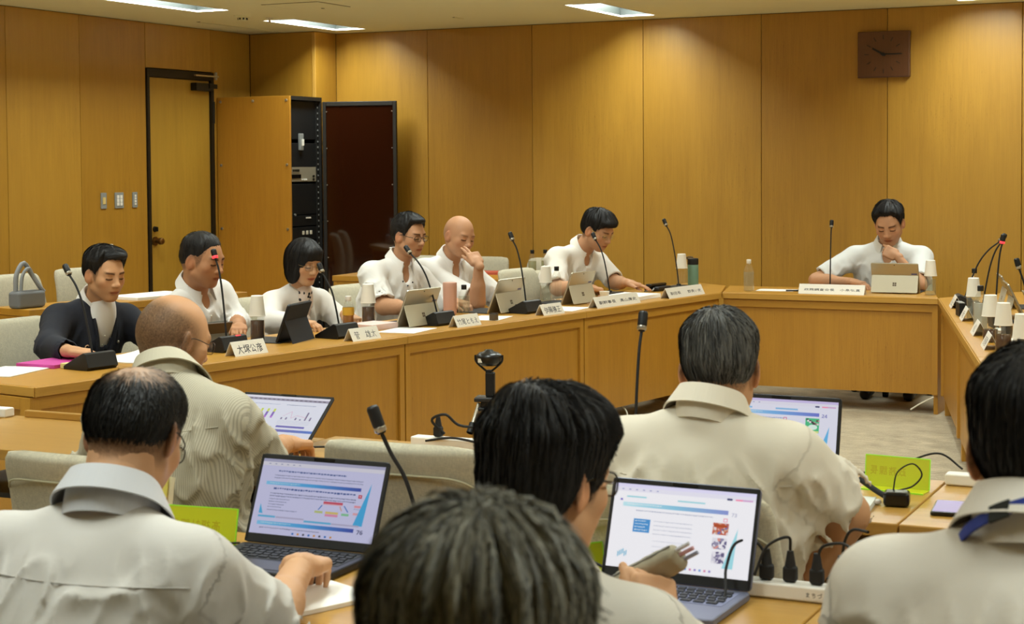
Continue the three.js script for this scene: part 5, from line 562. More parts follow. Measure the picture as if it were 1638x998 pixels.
const lineAt = (tab, a) => { for (let i = 0; i + 1 < tab.length; i++) if (a <= tab[i + 1][0]) { const t = (a - tab[i][0]) / (tab[i + 1][0] - tab[i][0]); return mix(tab[i][1], tab[i + 1][1], t * t * (3 - 2 * t)); } return tab[tab.length - 1][1]; };
const LINE = [[0, 0.084], [25, 0.083], [42, 0.070], [54, 0.050], [62, 0.012], [70, -0.012], [77, -0.012], [83, 0.018], [102, 0.020], [114, -0.022], [135, -0.046], [180, -0.052]];
const CROWN = [0.012, 0.108, -0.055];
function hairField(o) {
  const F = new Field(), base = new Field().add(ell(...CRAN), 0.02).add(ell(...OCC), 0.03), tab = o.line || LINE, top = o.top ?? 0.02, side = o.side ?? 0.007, cr = o.crown || CROWN;
  const extra = (o.tufts || []).map(([c, r]) => ell(c, r));
  F.add({ c: [0, 0, 0], R: 0.4, f: (x, y, z) => {
    const phi = Math.atan2(Math.abs(x), z) / DEG, yl = lineAt(tab, phi), dy = y - yl, u = sstep(0.02, 0.095, y), fr = sstep(-0.02, 0.07, z) * u;
    const vx = x - cr[0], vy = y - cr[1], vz = z - cr[2], r = Math.hypot(vx, vz) + 1e-4, dist = Math.hypot(vx, vy, vz), st = nz(vx / r * (o.clump || 7), vz / r * (o.clump || 7), dist * 9) + 0.5 * nz(vx / r * 19, vz / r * 19, dist * 14);
    let t = mix(side, top, u) + fr * (o.front || 0) + st * (o.rough ?? 0.004) * (0.35 + u); if (o.asym) t += o.asym * x * 0.12 * u; t *= sstep(-0.004, phi < 60 ? (o.fringe ?? 0.065) : (o.taper ?? 0.055), dy) * 0.88 + 0.12;
    if (o.thin) t = mix(t, 0.0022, sstep(0.085, 0.03, Math.hypot(x - o.bald[0], y - o.bald[1], z - o.bald[2])));
    let d = base.at(x, y, z) - t; for (const q of extra) d = smin(d, q.f(x, y, z), 0.016);
    return Math.max(d, (-dy - 0.004 * nz(x * 90, y * 20, z * 90)) * 0.8);
  } }, 0.01);
  return F;
}
function strands(F, geo, n, o, seed) {                    // fine tapered locks lying along the hair
  const r = rngOf(seed), P = geo.attributes.position, N = geo.attributes.normal, pos = [], col = [], idx = [], cr = o.crown || CROWN, len = o.len || 0.04, wid = o.wid || 0.0012, S = 5;
  for (let q = 0; q < n; q++) {
    const i = Math.floor(r() * P.count); let p = [P.getX(i), P.getY(i), P.getZ(i)]; const nn = [N.getX(i), N.getY(i), N.getZ(i)]; if (o.keep && !o.keep(p, r)) continue;
    const c = o.tone(p, r), dyy = p[1] - lineAt(o.line || LINE, Math.atan2(Math.abs(p[0]), p[2]) / DEG), L = len * (0.6 + 0.8 * r()) * (o.blunt ? 1 : 0.2 + 0.8 * sstep(0.0, 0.05, dyy)), jit = [(r() - 0.5) * 0.5, (r() - 0.5) * 0.5, (r() - 0.5) * 0.5], b0 = pos.length / 3; let lift = 0.0006, n0 = nn;
    for (let s = 0; s <= S; s++) {
      let f = o.comb ? o.comb(p) : null; if (!f) { const v = A.sub(p, cr); f = A.add(A.norm([v[0], v[1], v[2]]), [0, -0.35, 0]); } f = A.add(A.norm(f), A.mul(jit, 0.55)); f = A.norm(A.mad(f, n0, -A.dot(f, n0))); const w = A.norm(A.cross(f, n0)), k = wid * (s === S ? 0.15 : 1 - 0.5 * s / S), e = A.mad(p, n0, lift + (s / S) * (o.lift || 0.0022) * (0.3 + r())), h = 0.0005;
      for (const sg of [-1, 1]) { const v = A.mad(A.mad(e, w, sg * k), n0, sg < 0 ? h : 0); pos.push(...v); col.push(...c); }
      if (s < S) { const a = b0 + s * 2; idx.push(a, a + 1, a + 2, a + 1, a + 3, a + 2); p = A.mad(p, f, L / S); p = F.onto(p, 1); n0 = F.grad(p[0], p[1], p[2]); }
    }
  }
  const g = new THREE.BufferGeometry(); g.setAttribute('position', new THREE.Float32BufferAttribute(pos, 3)); g.setAttribute('color', new THREE.Float32BufferAttribute(col, 3)); g.setIndex(idx); g.computeVertexNormals(); return g;
}
// ---- hands: origin at the wrist, +z along the fingers, +y the back of the hand, thumb at +x for a right hand
function handField(side, o = {}) {
  const F = new Field(), s = side === 'R' ? 1 : -1, { curl = [0.35, 0.4, 0.45, 0.5], spread = 0.1, thumb = [0.5, 0.3], pip = 1.1 } = o;
  F.add(rbox([0, 0, 0.048], [0.029, 0.003, 0.030], 0.0105), 0.012).add(cap([0, 0, -0.014], [0, 0, 0.03], 0.0262, 0.0215), 0.02).add(ell([s * 0.022, -0.008, 0.035], [0.017, 0.012, 0.024]), 0.012);
  [[0.027, 0.069, 0.0088], [0.0092, 0.077, 0.009], [-0.0088, 0.072, 0.0086], [-0.0262, 0.056, 0.0078]].forEach(([x, L, r], i) => {
    let p = [s * x, 0.001, 0.080 - (i === 3 ? 0.006 : 0) - (i === 0 ? 0.003 : 0)], a = curl[i], yaw = s * spread * (1.5 - i) * 0.45; F.add(cap([s * x * 0.85, 0, 0.055], p, r * 1.06, r), 0.008);
    [[0.46, 0], [0.3, a * pip + 0.06], [0.24, a * 0.7 + 0.05]].forEach(([f, b], j) => { const ang = j ? (a += b) : a, d = [Math.sin(yaw) * Math.cos(ang), -Math.sin(ang), Math.cos(yaw) * Math.cos(ang)], q = A.mad(p, d, L * f); F.add(cap(p, q, r * (1 - 0.09 * j), r * (0.92 - 0.1 * j)), 0.0035); p = q; });
  });
  let p = [s * 0.024, -0.006, 0.018], out = thumb[0], dn = thumb[1]; [[0.042, 0.0125, 0.0105], [0.032, 0.0102, 0.0095], [0.026, 0.0092, 0.0075]].forEach(([L, r0, r1], j) => { const d = A.norm([s * Math.sin(out) * (1 - 0.25 * j), -dn * (0.7 + 0.3 * j), Math.cos(out) + 0.25 * j]), q = A.mad(p, d, L); F.add(cap(p, q, r0, r1), j ? 0.004 : 0.012); p = q; });
  return F;
}
function handGeo(side, o, W, dir, dors) {
  const g = surfaceNet(handField(side, o), [-0.075, -0.12, -0.045], [0.075, 0.05, 0.175], 0.0036, (x, y, z) => { const k = 0.5 * sstep(0.12, 0.16, z) + 0.25 * nz(x * 90, y * 90, z * 90); return [1, 1 - 0.1 * k, 1 - 0.13 * k]; }); const z = A.norm(dir), x = A.norm(A.cross(dors, z)), y = A.cross(z, x); g.applyMatrix4(new THREE.Matrix4().makeBasis(V3(x), V3(y), V3(z)).setPosition(...W)); return g;
}
// ---- bands swept round a neck: prof(theta) lists [outwards, upwards] corners, theta 0 at the nape
function ring(c, ax, rx, rz, t0, t1, n, prof) {
  const [l, u, f] = ax, pos = [], idx = []; let K = 0;
  for (let i = 0; i <= n; i++) { const t = mix(t0, t1, i / n), pr = prof(t); K = pr.length; const e = A.add(A.mul(l, Math.sin(t)), A.mul(f, -Math.cos(t))); for (const [o, y] of pr) { const p = A.add(A.add(A.mad(c, l, Math.sin(t) * rx), A.mul(f, -Math.cos(t) * rz)), A.add(A.mul(e, o), A.mul(u, y))); pos.push(...p); } }
  for (let i = 0; i < n; i++) for (let k = 0; k < K; k++) { const a = i * K + k, b = i * K + (k + 1) % K; idx.push(a, b, a + K, b, b + K, a + K); }
  for (const [i, fl] of [[0, 1], [n, 0]]) for (let k = 1; k + 1 < K; k++) fl ? idx.push(i * K, i * K + k + 1, i * K + k) : idx.push(i * K, i * K + k, i * K + k + 1);
  const g = new THREE.BufferGeometry(); g.setAttribute('position', new THREE.Float32BufferAttribute(pos, 3)); g.setIndex(idx); const q = g.toNonIndexed(); q.computeVertexNormals(); return q;
}
const cloth = (color, o = {}) => phy(color, 0.85, { bumpMap: weaveTex, bumpScale: 0.0005, sheen: 0.25, sheenRoughness: 0.6, sheenColor: new THREE.Color(color), ...o });
const trouserMat = std('#2c2b2e', 0.9), shoeMat = phy('#141210', 0.4);
const headMatrix = (o) => { const e = new THREE.Euler(o.pitch * DEG, o.yaw * DEG, (o.roll || 0) * DEG, 'YXZ'); const m = new THREE.Matrix4().makeRotationFromEuler(e); m.scale(new THREE.Vector3(o.hs || 1, o.hs || 1, o.hs || 1)); m.setPosition(...o.C); return m; };
function glasses(parent, m, mat, o = {}) {
  const { w = 0.025, h = 0.017, r = 0.0012, rimless } = o, list = [], z = 0.0955; const t = [];
  for (const s of [-1, 1]) { const pts = roundRect(2 * w, 2 * h, Math.min(w, h) * 0.8, 5).map(([x, y]) => [x + s * 0.033, y - 0.001, z - 0.25 * Math.abs(x + s * 0.033) * Math.abs(x + s * 0.033) * 6]); list.push(new THREE.TubeGeometry(new THREE.CatmullRomCurve3(pts.map(V3), true), 40, rimless ? r * 0.7 : r, 6, true)); list.push(tube([[s * (0.033 + w), 0.004, z - 0.018], [s * 0.072, 0.006, 0.055], [s * 0.0795, 0.01, 0.0], [s * 0.0775, -0.006, -0.022]], r * 1.2, 24, 6)); t.push(plate(roundRect(2 * w - 0.002, 2 * h - 0.002, Math.min(w, h) * 0.75, 4), 0.0012, 0.0002).rotateY(s * 0.13).translate(s * 0.033, -0.001, z - 0.008)); }
  list.push(tube([[-0.009, 0.004, z], [0, 0.0065, z + 0.003], [0.009, 0.004, z]], r, 8, 6)); const g = part(parent, 'eyeglasses', mg(list).applyMatrix4(m), mat, o.label); for (const q of t) part(g, 'lens', mg([q]).applyMatrix4(m), M.glass); return g;
}
function ik(S, W, l1, l2, pole) { const v = A.sub(W, S), d = Math.min(A.len(v), l1 + l2 - 0.004), n = A.norm(v), a = (l1 * l1 - l2 * l2 + d * d) / (2 * d), h = Math.sqrt(Math.max(0, l1 * l1 - a * a)), p = A.norm(A.mad(pole, n, -A.dot(pole, n))); return A.mad(A.mad(S, n, a * A.len(v) / d), p, h); }

let personSeed = 100;
function person(label, o) {
  personSeed += 17; const root = [o.pelvis[0], 0, o.pelvis[2]], rel = (p) => [p[0] - root[0], p[1], p[2] - root[2]];
  const t = thing('person', label, 'person', root, 0, 'people in the meeting'), C = rel(o.C), N = rel(o.N), Pv = rel(o.pelvis), m = headMatrix({ ...o, C }), skin = o.skinMat;
  const fw0 = [Math.sin(o.tYaw * DEG), 0, Math.cos(o.tYaw * DEG)], up = A.norm(A.sub(N, Pv)), left = A.norm(A.cross(up, fw0)), fwd = A.cross(left, up), ax = [left, up, fwd], Lt = A.len(A.sub(N, Pv)), sw = o.sw || 0.178, bulk = o.bulk || 1;
  const J = { L: {}, R: {} }; for (const s of ['L', 'R']) { const g = s === 'L' ? 1 : -1, a = (o.arms || {})[s] || {}; J[s].S = a.S ? rel(a.S) : A.add(A.mad(N, left, g * sw), A.add(A.mul(up, -0.06), A.mul(fwd, 0.012))); J[s].W = a.W ? rel(a.W) : A.add(A.mad(Pv, left, g * 0.14), A.add(A.mul(fw0, 0.34), [0, 0.16, 0])); J[s].E = a.E ? rel(a.E) : ik(J[s].S, J[s].W, 0.285, 0.255, A.add(A.mul(left, g * 0.8), [0, -0.7, 0])); J[s].a = a; }
  const headN = V3(N).applyMatrix4(m.clone().invert()).toArray(), neckTop = new THREE.Vector3(0, -0.055, -0.022).applyMatrix4(m).toArray(), nAx = A.norm(A.sub(neckTop, N)), nW = o.neckW || 1;
  const rib = A.add(A.mad(N, up, -0.36 * Lt), A.mul(fwd, 0.012)), bel = A.add(A.mad(N, up, -0.72 * Lt), A.mul(fwd, 0.028)), dp = (o.depth || 0.112) * bulk;
  const torso = (F, e, k) => { F.add(ell(rib, [sw * 0.86 * bulk + e, 0.40 * Lt + e * 0.5, dp + e], ax), k).add(ell(bel, [0.145 * bulk + e, 0.31 * Lt + e, dp * 1.04 + e], ax), k).add(ell(Pv, [0.16 + e, 0.10 + e, 0.12 + e], ax), k); for (const s of ['L', 'R']) { const q = J[s].S; F.add(cap(A.mad(N, up, 0.008), q, 0.040 + e * 0.4, 0.036 + e * 0.6), k * 0.8).add(cap(A.mad(A.lerp(N, q, 0.3), up, -0.03), A.mad(q, up, -0.012), 0.052 + e * 0.6, 0.044 + e * 0.6), k * 0.7).add(cap(A.mad(q, up, -0.03), A.mad(A.lerp(q, rib, 0.5), up, -0.03), 0.046 + e * 0.6, 0.06 + e * 0.6), k * 0.8); } return F; };
  const hips = ['L', 'R'].map((s) => { const g = s === 'L' ? 1 : -1, h = A.mad(Pv, left, g * 0.085), kn = A.add(A.add(h, A.mul(fw0, 0.39)), A.add(A.mul(left, g * 0.05), [0, 0.03, 0])), an = A.add(A.mad(kn, fw0, -0.03), [0, 0.085 - kn[1], 0]); return { h, kn, an, g }; });
  // body: one skin mesh, coarse limbs with finer head and hands
  const Bd = torso(new Field(), -0.006, 0.04); Bd.add(cap(A.mad(A.mad(N, nAx, 0.005), fwd, 0.016), neckTop, 0.047 * nW, 0.0535 * nW), 0.02); for (const s of ['L', 'R']) { const q = J[s]; Bd.add(cap(q.S, q.E, 0.05 * bulk, 0.041), 0.03).add(cap(q.E, q.W, 0.041, 0.0265), 0.02).add(cap(q.E, A.lerp(q.E, q.W, 0.42), 0.038, 0.038), 0.03); } for (const q of hips) Bd.add(cap(q.h, q.kn, 0.07, 0.05), 0.04).add(cap(q.kn, q.an, 0.05, 0.035), 0.03);
  const all = [C, N, Pv, ...['L', 'R'].flatMap((s) => [J[s].S, J[s].E, J[s].W]), ...hips.flatMap((q) => [q.kn, q.an])], lo = [0, 1, 2].map((i) => Math.min(...all.map((p) => p[i])) - 0.17), hi = [0, 1, 2].map((i) => Math.max(...all.map((p) => p[i])) + 0.17); hi[1] = Math.max(N[1], ...['L', 'R'].map((s) => Math.max(J[s].W[1], J[s].E[1]))) + 0.12; lo[1] = 0.02;
  const hf = headField({ ...(o.face || {}), neck: headN, neckW: nW }), hc = o.cell || 0.0038, hg = surfaceNet(hf, [-0.105, -0.17, -0.14], [0.105, 0.135, 0.128], hc, faceColor({ ...o.face, line: o.hair && !(o.face || {}).fem ? o.hair.line || LINE : null })).applyMatrix4(m);
  const geos = [surfaceNet(Bd, lo, hi, 0.0115), hg]; for (const s of ['L', 'R']) { const a = J[s].a; if (a.dir) geos.push(handGeo(s, a.hand, J[s].W, a.dir, a.dors || [0, 1, 0])); }
  part(t, 'body', joinIndexed(geos), skin, 'skin of face, neck and hands');
  // clothes
  const sl = o.sleeve ?? 0.8, e = o.ease ?? 0.016, Sh = torso(new Field(), e, 0.04), cuffs = [];
  for (const s of ['L', 'R']) { const q = J[s]; if (sl <= 1) { const c = A.lerp(q.S, q.E, sl), d = A.norm(A.sub(q.E, q.S)), c2 = A.mad(c, d, 0.02); Sh.add(cap(q.S, c2, 0.050 * bulk + e * 0.5, 0.052 + e * 0.9), 0.04); cuffs.push([c, d, 0.046 + e * 0.3, s]); } else { const f = sl - 1, c = A.lerp(q.E, q.W, f), d = A.norm(A.sub(q.W, q.E)); Sh.add(cap(q.S, q.E, 0.052 * bulk + e * 0.5, 0.046 + e * 0.6), 0.04).add(cap(q.E, A.mad(c, d, 0.02), 0.046 + e * 0.6, 0.032 + e * 0.6), 0.03); cuffs.push([c, d, 0.03 + e * 0.4, s]); } }
  for (const [c, d, r, s] of cuffs) { const q = J[s]; const far = A.mad(c, d, 0.05); const keep = { f: (x, y, z) => { const ax_ = (x - c[0]) * d[0] + (y - c[1]) * d[1] + (z - c[2]) * d[2]; if (ax_ < -0.01) return 1; const qx = x - c[0] - d[0] * ax_, qy = y - c[1] - d[1] * ax_, qz = z - c[2] - d[2] * ax_, rr = Math.sqrt(qx * qx + qy * qy + qz * qz); return Math.max(-ax_, rr - 0.085, ax_ - 0.11); } }; Sh.s.push([keep.f, 0.004]); Sh.sub(cap(A.mad(c, d, -0.035), far, r, r), 0.004); }
  const cAx = A.norm(A.add(A.mul(nAx, 0.55), A.mul(up, 0.45))); { const hole = cap(A.mad(N, cAx, 0.0), A.mad(neckTop, nAx, 0.08), 0.0575 * nW, 0.06 * nW).f; Sh.s.push([(x, y, z) => Math.max(hole(x, y, z), 0.036 - ((x - N[0]) * cAx[0] + (y - N[1]) * cAx[1] + (z - N[2]) * cAx[2])), 0.004]); } if (o.vneck) Sh.sub(ell(A.add(A.mad(N, up, -0.012 - o.vneck * 0.3), A.mul(fwd, 0.09)), [o.vwide || 0.032, o.vneck, 0.06], ax), 0.006);
  const amp = o.fold ?? 0.013, loc = (x, y, z) => { const p = [x - N[0], y - N[1], z - N[2]]; return [A.dot(p, left), A.dot(p, up), A.dot(p, fwd)]; }, sd = personSeed * 0.37;
  Sh.post = (x, y, z, d) => { if (Math.abs(d) > 0.03) return d; const [u, v, w] = loc(x, y, z), n1 = nz(u * 11 + sd, (v + Math.abs(u) * 1.3) * 7, w * 10), n2 = nz(u * 17 + 5, (v - Math.abs(u) * 1.2) * 10 + sd, w * 15), r1 = Math.max(0, 1 - Math.abs(n1) * 2.2), r2 = Math.max(0, 1 - Math.abs(n2) * 2.4), f = sstep(-0.01, -0.10, v); return d - amp * f * (r1 * r1 * r1 - 0.2) - amp * 0.45 * f * (r2 * r2 - 0.3); };
  const slo = [0, 1, 2].map((i) => Math.min(N[i], Pv[i], ...['L', 'R'].flatMap((s) => [J[s].S[i], J[s].E[i], sl > 1 ? J[s].W[i] : 9])) - 0.16), shi = [0, 1, 2].map((i) => Math.max(N[i], Pv[i], ...['L', 'R'].flatMap((s) => [J[s].S[i], J[s].E[i], sl > 1 ? J[s].W[i] : -9])) + 0.16); slo[1] = Math.max(slo[1], Pv[1] - 0.12);
  const sg = surfaceNet(Sh, slo, shi, o.shirtCell || 0.009); const armUV = (p) => { for (const s of ['L', 'R']) { const q = J[s], d = A.norm(A.sub(q.E, q.S)), v = A.sub(p, q.S), a = A.dot(v, d), r = A.mad(v, d, -a); if (a > -0.02 && A.len(r) < 0.085 * bulk) { const y = A.norm(A.cross(d, fwd)), x = A.cross(y, d); return [Math.atan2(A.dot(r, y), A.dot(r, x)) * 0.07, a]; } } return null; };
  planarUV(sg, (p) => { const q = armUV(p); return q ? q[0] : loc(...p)[0]; }, (p) => { const q = armUV(p); return q ? q[1] : loc(...p)[1]; }); if (o.openFront) o.openFront.field = Sh;
  const shirt = part(t, o.shirtName || 'shirt', sg, o.shirtMat, o.shirtLabel);
  if (o.collar !== false) {
    const st = o.stand ?? 0.032, lf = o.leaf ?? 0.044, end = (o.collarEnd || 152) * DEG, c0 = A.mad(N, cAx, 0.037), cl = A.norm(A.cross(cAx, fwd)), cax = [cl, cAx, A.cross(cl, cAx)];
    const cg = ring(c0, cax, 0.0625 * nW, 0.068 * nW, -end, end, 48, (th) => { const b = Math.abs(th) / Math.PI, pt = sstep(0.55, 0.84, b), y0 = -0.035 - 0.03 * sstep(0.35, 0.84, b), hs = st - 0.028 * sstep(0.3, 0.84, b), l = lf + 0.016 * pt, sp = 0.017 + 0.018 * sstep(0.2, 0.8, b); return [[0, y0], [0.001, hs], [0.006, hs + 0.002], [sp + 0.006, hs - l], [sp + 0.003, hs - l - 0.001], [0.005, hs - 0.006], [0.004, y0]]; });
    part(t, 'collar', cg, o.collarMat || o.shirtMat);
  }
  if (o.yoke) { const y0 = -0.085, pts = []; for (let i = -8; i <= 8; i++) { const u = i / 8 * sw * 0.98, st = A.add(A.mad(A.mad(N, left, u), up, y0 - 0.012 * Math.cos(i / 8 * 1.57)), A.mul(fwd, -0.3)), h = Sh.cast(st, fwd, 0.5); if (h) pts.push(A.mad(h, fwd, 0.0004)); } if (pts.length > 4) part(shirt, 'yoke_seam', tube(pts, 0.0014, 50, 5), o.seamMat || o.shirtMat); }
  const front = (u, v, lift = 0) => { const h = Sh.cast(A.add(A.mad(A.mad(N, left, u), up, v), A.mul(fwd, 0.4)), A.mul(fwd, -1), 0.6); return h ? A.mad(h, fwd, lift) : null; };
  if (o.buttons) { const pl = []; for (let k = 0; k < 7; k++) { const h = front(0.004, -0.07 - 0.03 * k, 0.0008); if (h) pl.push(h); } if (pl.length > 3) part(shirt, 'placket', tube(pl, 0.0026, 24, 5), o.shirtMat); for (let k = 0; k < 4; k++) { const h = front(-0.004, -0.075 - 0.06 * k, 0.001); if (h) part(shirt, 'button', new THREE.SphereGeometry(0.0045, 10, 8).translate(...h), o.buttons); } }
  { const T = new Field().add(ell(Pv, [0.172, 0.112, 0.132], ax), 0.06); for (const q of hips) T.add(cap(q.h, q.kn, 0.088, 0.066), 0.05).add(cap(q.kn, q.an, 0.066, 0.05), 0.04); T.s.push([half([0, 0.085, 0], [0, 1, 0]).f, 0.004]); const b = [Pv, ...hips.flatMap((q) => [q.kn, q.an])]; part(t, 'trousers', surfaceNet(T, [0, 1, 2].map((i) => Math.min(...b.map((p) => p[i])) - 0.16), [0, 1, 2].map((i) => Math.max(...b.map((p) => p[i])) + 0.16), 0.014), o.trouserMat || trouserMat); for (const q of hips) { const f = new Field().add(cap([q.an[0], 0.055, q.an[2]], [q.an[0] + fw0[0] * 0.13, 0.034, q.an[2] + fw0[2] * 0.13], 0.045, 0.036), 0.03).add(cap([q.an[0] - fw0[0] * 0.03, 0.04, q.an[2] - fw0[2] * 0.03], [q.an[0], 0.09, q.an[2]], 0.036, 0.042), 0.03); f.s.push([half([0, 0.002, 0], [0, 1, 0]).f, 0.002]); part(t, 'shoe', surfaceNet(f, [q.an[0] - 0.2, -0.01, q.an[2] - 0.2], [q.an[0] + 0.2, 0.16, q.an[2] + 0.2], 0.009), shoeMat); } }
  if (o.hair) { const H = hairField(o.hair), g = surfaceNet(H, [-0.13, -0.16, -0.16], [0.13, 0.16, 0.15], o.hair.cell || hc, (x, y, z) => o.hair.tone([x, y, z], () => 0.5)), list = [g]; if (o.hair.n) list.push(strands(H, g, o.hair.n, o.hair, personSeed)); part(t, 'hair', joinIndexed(list).applyMatrix4(m), o.hair.mat || hairMat); }
  if (o.glasses) glasses(t, m, o.glasses.mat, o.glasses);
  if (o.extra) o.extra({ t, m, Sh, N, up, left, fwd, nAx: cAx, J, rel, front, sw, loc });
  return t;
}
const hairMat = phy('#ffffff', 0.55, { vertexColors: true, specularIntensity: 0.6, sheen: 0.15 });
const skinOf = (c) => phy(c, 0.52, { vertexColors: true, specularIntensity: 0.45 });
const toneOf = (dark, gray, amount, freq = 1) => (p, r) => { const cr = CROWN, vx = p[0] - cr[0], vz = p[2] - cr[2], q = Math.hypot(vx, vz) + 1e-4, n = nz(vx / q * 9 * freq, vz / q * 9 * freq, Math.hypot(vx, p[1] - cr[1], vz) * 14) + 0.5 * nz(p[0] * 40, p[1] * 14, p[2] * 40), g = clamp(amount * (1 + 1.6 * n) + amount * (r() - 0.5) * 1.6), k = 0.75 + 0.5 * r(); return [mix(dark[0] * k, gray[0], g), mix(dark[1] * k, gray[1], g), mix(dark[2] * k, gray[2], g)]; };
const BLACKHAIR = [0.011, 0.0095, 0.009];
// ---------------------------------------------------------------- the people
const ST = Math.atan2(0.9855, 0.1695) / DEG;             // heading of those along the left bank
const lp = (s, w, y) => on('left', s, w, y);
const SKIN = { fair: skinOf('#cf9f78'), tan: skinOf('#c49370'), warm: skinOf('#c99870'), deep: skinOf('#b98661') };
const SHIRT = { white: cloth('#f1eeea'), warm: cloth('#efe9df'), cream: cloth('#e8dfcd'), pale: cloth('#e2ded6'), navy: cloth('#171a26', { sheen: 0.1 }), jacket: cloth('#efe9e2') };
const dark = (extra = {}) => ({ tone: toneOf(BLACKHAIR, [0.05, 0.05, 0.05], 0.02), n: 1800, wid: 0.001, ...extra });
const bare = (f) => ({ scalp: f });

person('man in a navy jacket and open white shirt, eyes lowered', {
  C: [-4.846, 1.03, -5.95], yaw: 74, pitch: 10, roll: 0, hs: 0.98, N: [-4.945, 0.885, -6.0], tYaw: 76, pelvis: [-5.16, 0.40, -6.02], skinMat: SKIN.warm, face: { brow: 1, beard: 0.1 }, sw: 0.185, bulk: 1.04,
  arms: { R: { E: [-4.862, 0.742, -5.60], W: [-4.625, 0.748, -5.445], dir: [0.86, -0.1, -0.35], dors: [0.05, 1, 0.1], hand: { curl: [0.3, 0.35, 0.4, 0.45], thumb: [0.45, 0.35] } }, L: { W: [-4.52, 0.745, -5.95], dir: [0.8, -0.1, 0.5], hand: {} } },
  sleeve: 1.93, ease: 0.02, fold: 0.0090, shirtMat: SHIRT.navy, shirtName: 'jacket', shirtLabel: 'navy jacket', vneck: 0.19, vwide: 0.046, collarMat: SHIRT.white, collarEnd: 150, leaf: 0.055,
  hair: dark({ top: 0.018, front: 0.012, side: 0.007, asym: -0.12, len: 0.04, comb: (p) => (p[1] > 0.06 ? [-0.8, -0.1, -0.35 - (p[2] > 0.05 ? -0.2 : 0.2)] : null), tufts: [[[0.02, 0.098, 0.035], [0.058, 0.028, 0.052]]] }),
  extra: ({ t, Sh, N, up, left, fwd, front }) => {
    const F = new Field(), c = A.add(A.mad(N, up, -0.11), A.mul(fwd, 0.05)); F.add(ell(c, [0.085, 0.2, 0.076], [left, up, fwd]), 0.02); const g = surfaceNet(F, A.sub(c, [0.2, 0.22, 0.2]), A.add(c, [0.2, 0.22, 0.2]), 0.007); part(t, 'shirt', g, SHIRT.white, 'white shirt inside the jacket');
    for (const s of [-1, 1]) { const a = []; for (let i = 0; i <= 8; i++) { const v = -0.02 - i * 0.03, u = s * (0.06 - 0.045 * i / 8), h = front(u, v, 0.002); if (h) a.push(h); } if (a.length > 4) part(t, 'lapel', tube(a, 0.009, 24, 6), SHIRT.navy); }
    const p = front(-0.085, -0.14, 0.002), q = front(0.075, -0.115, 0.002); if (p) part(t, 'round_pin', new THREE.TorusGeometry(0.009, 0.0028, 6, 18).lookAt(V3(fwd)).translate(...p), std('#d9b08a', 0.4)); if (q) part(t, 'dark_badge', new THREE.SphereGeometry(0.007, 12, 8).translate(...q), M.steel);
    for (let k = 0; k < 3; k++) { const h = F.cast(A.add(A.mad(A.mad(N, left, 0.0), up, -0.09 - 0.045 * k), A.mul(fwd, 0.3)), A.mul(fwd, -1)); if (h) part(t, 'shirt_button', new THREE.SphereGeometry(0.0038, 8, 6).translate(...h), M.cream); }
  } });
person('man in a white shirt behind the glowing red microphone', {
  C: [-4.785, 1.058, -6.599], yaw: 90, pitch: 10, hs: 1.06, N: [-4.872, 0.912, -6.645], tYaw: 84, pelvis: [-5.10, 0.40, -6.75], skinMat: SKIN.deep, face: { jaw: 1.05, brow: 1, beard: 0.25 }, neckW: 1.12, sw: 0.19, bulk: 1.1,
  arms: { L: { E: [-4.76, 0.745, -6.83], W: [-4.585, 0.748, -6.60], dir: [0.55, -0.12, 0.8], hand: { curl: [0.35, 0.4, 0.4, 0.4] } }, R: { W: [-4.58, 0.74, -6.3], dir: [0.9, -0.1, -0.3], hand: {} } }, sleeve: 1.45, shirtMat: SHIRT.white, vneck: 0.035, collarEnd: 150, leaf: 0.05, stand: 0.036, buttons: M.cream, ease: 0.018,
  hair: dark({ top: 0.012, side: 0.0025, rough: 0.002, len: 0.018, n: 1100, line: [[0, 0.080], [25, 0.078], [42, 0.066], [55, 0.05], [66, 0.0], [76, -0.012], [84, 0.02], [102, 0.022], [114, -0.02], [135, -0.04], [180, -0.045]] }), });
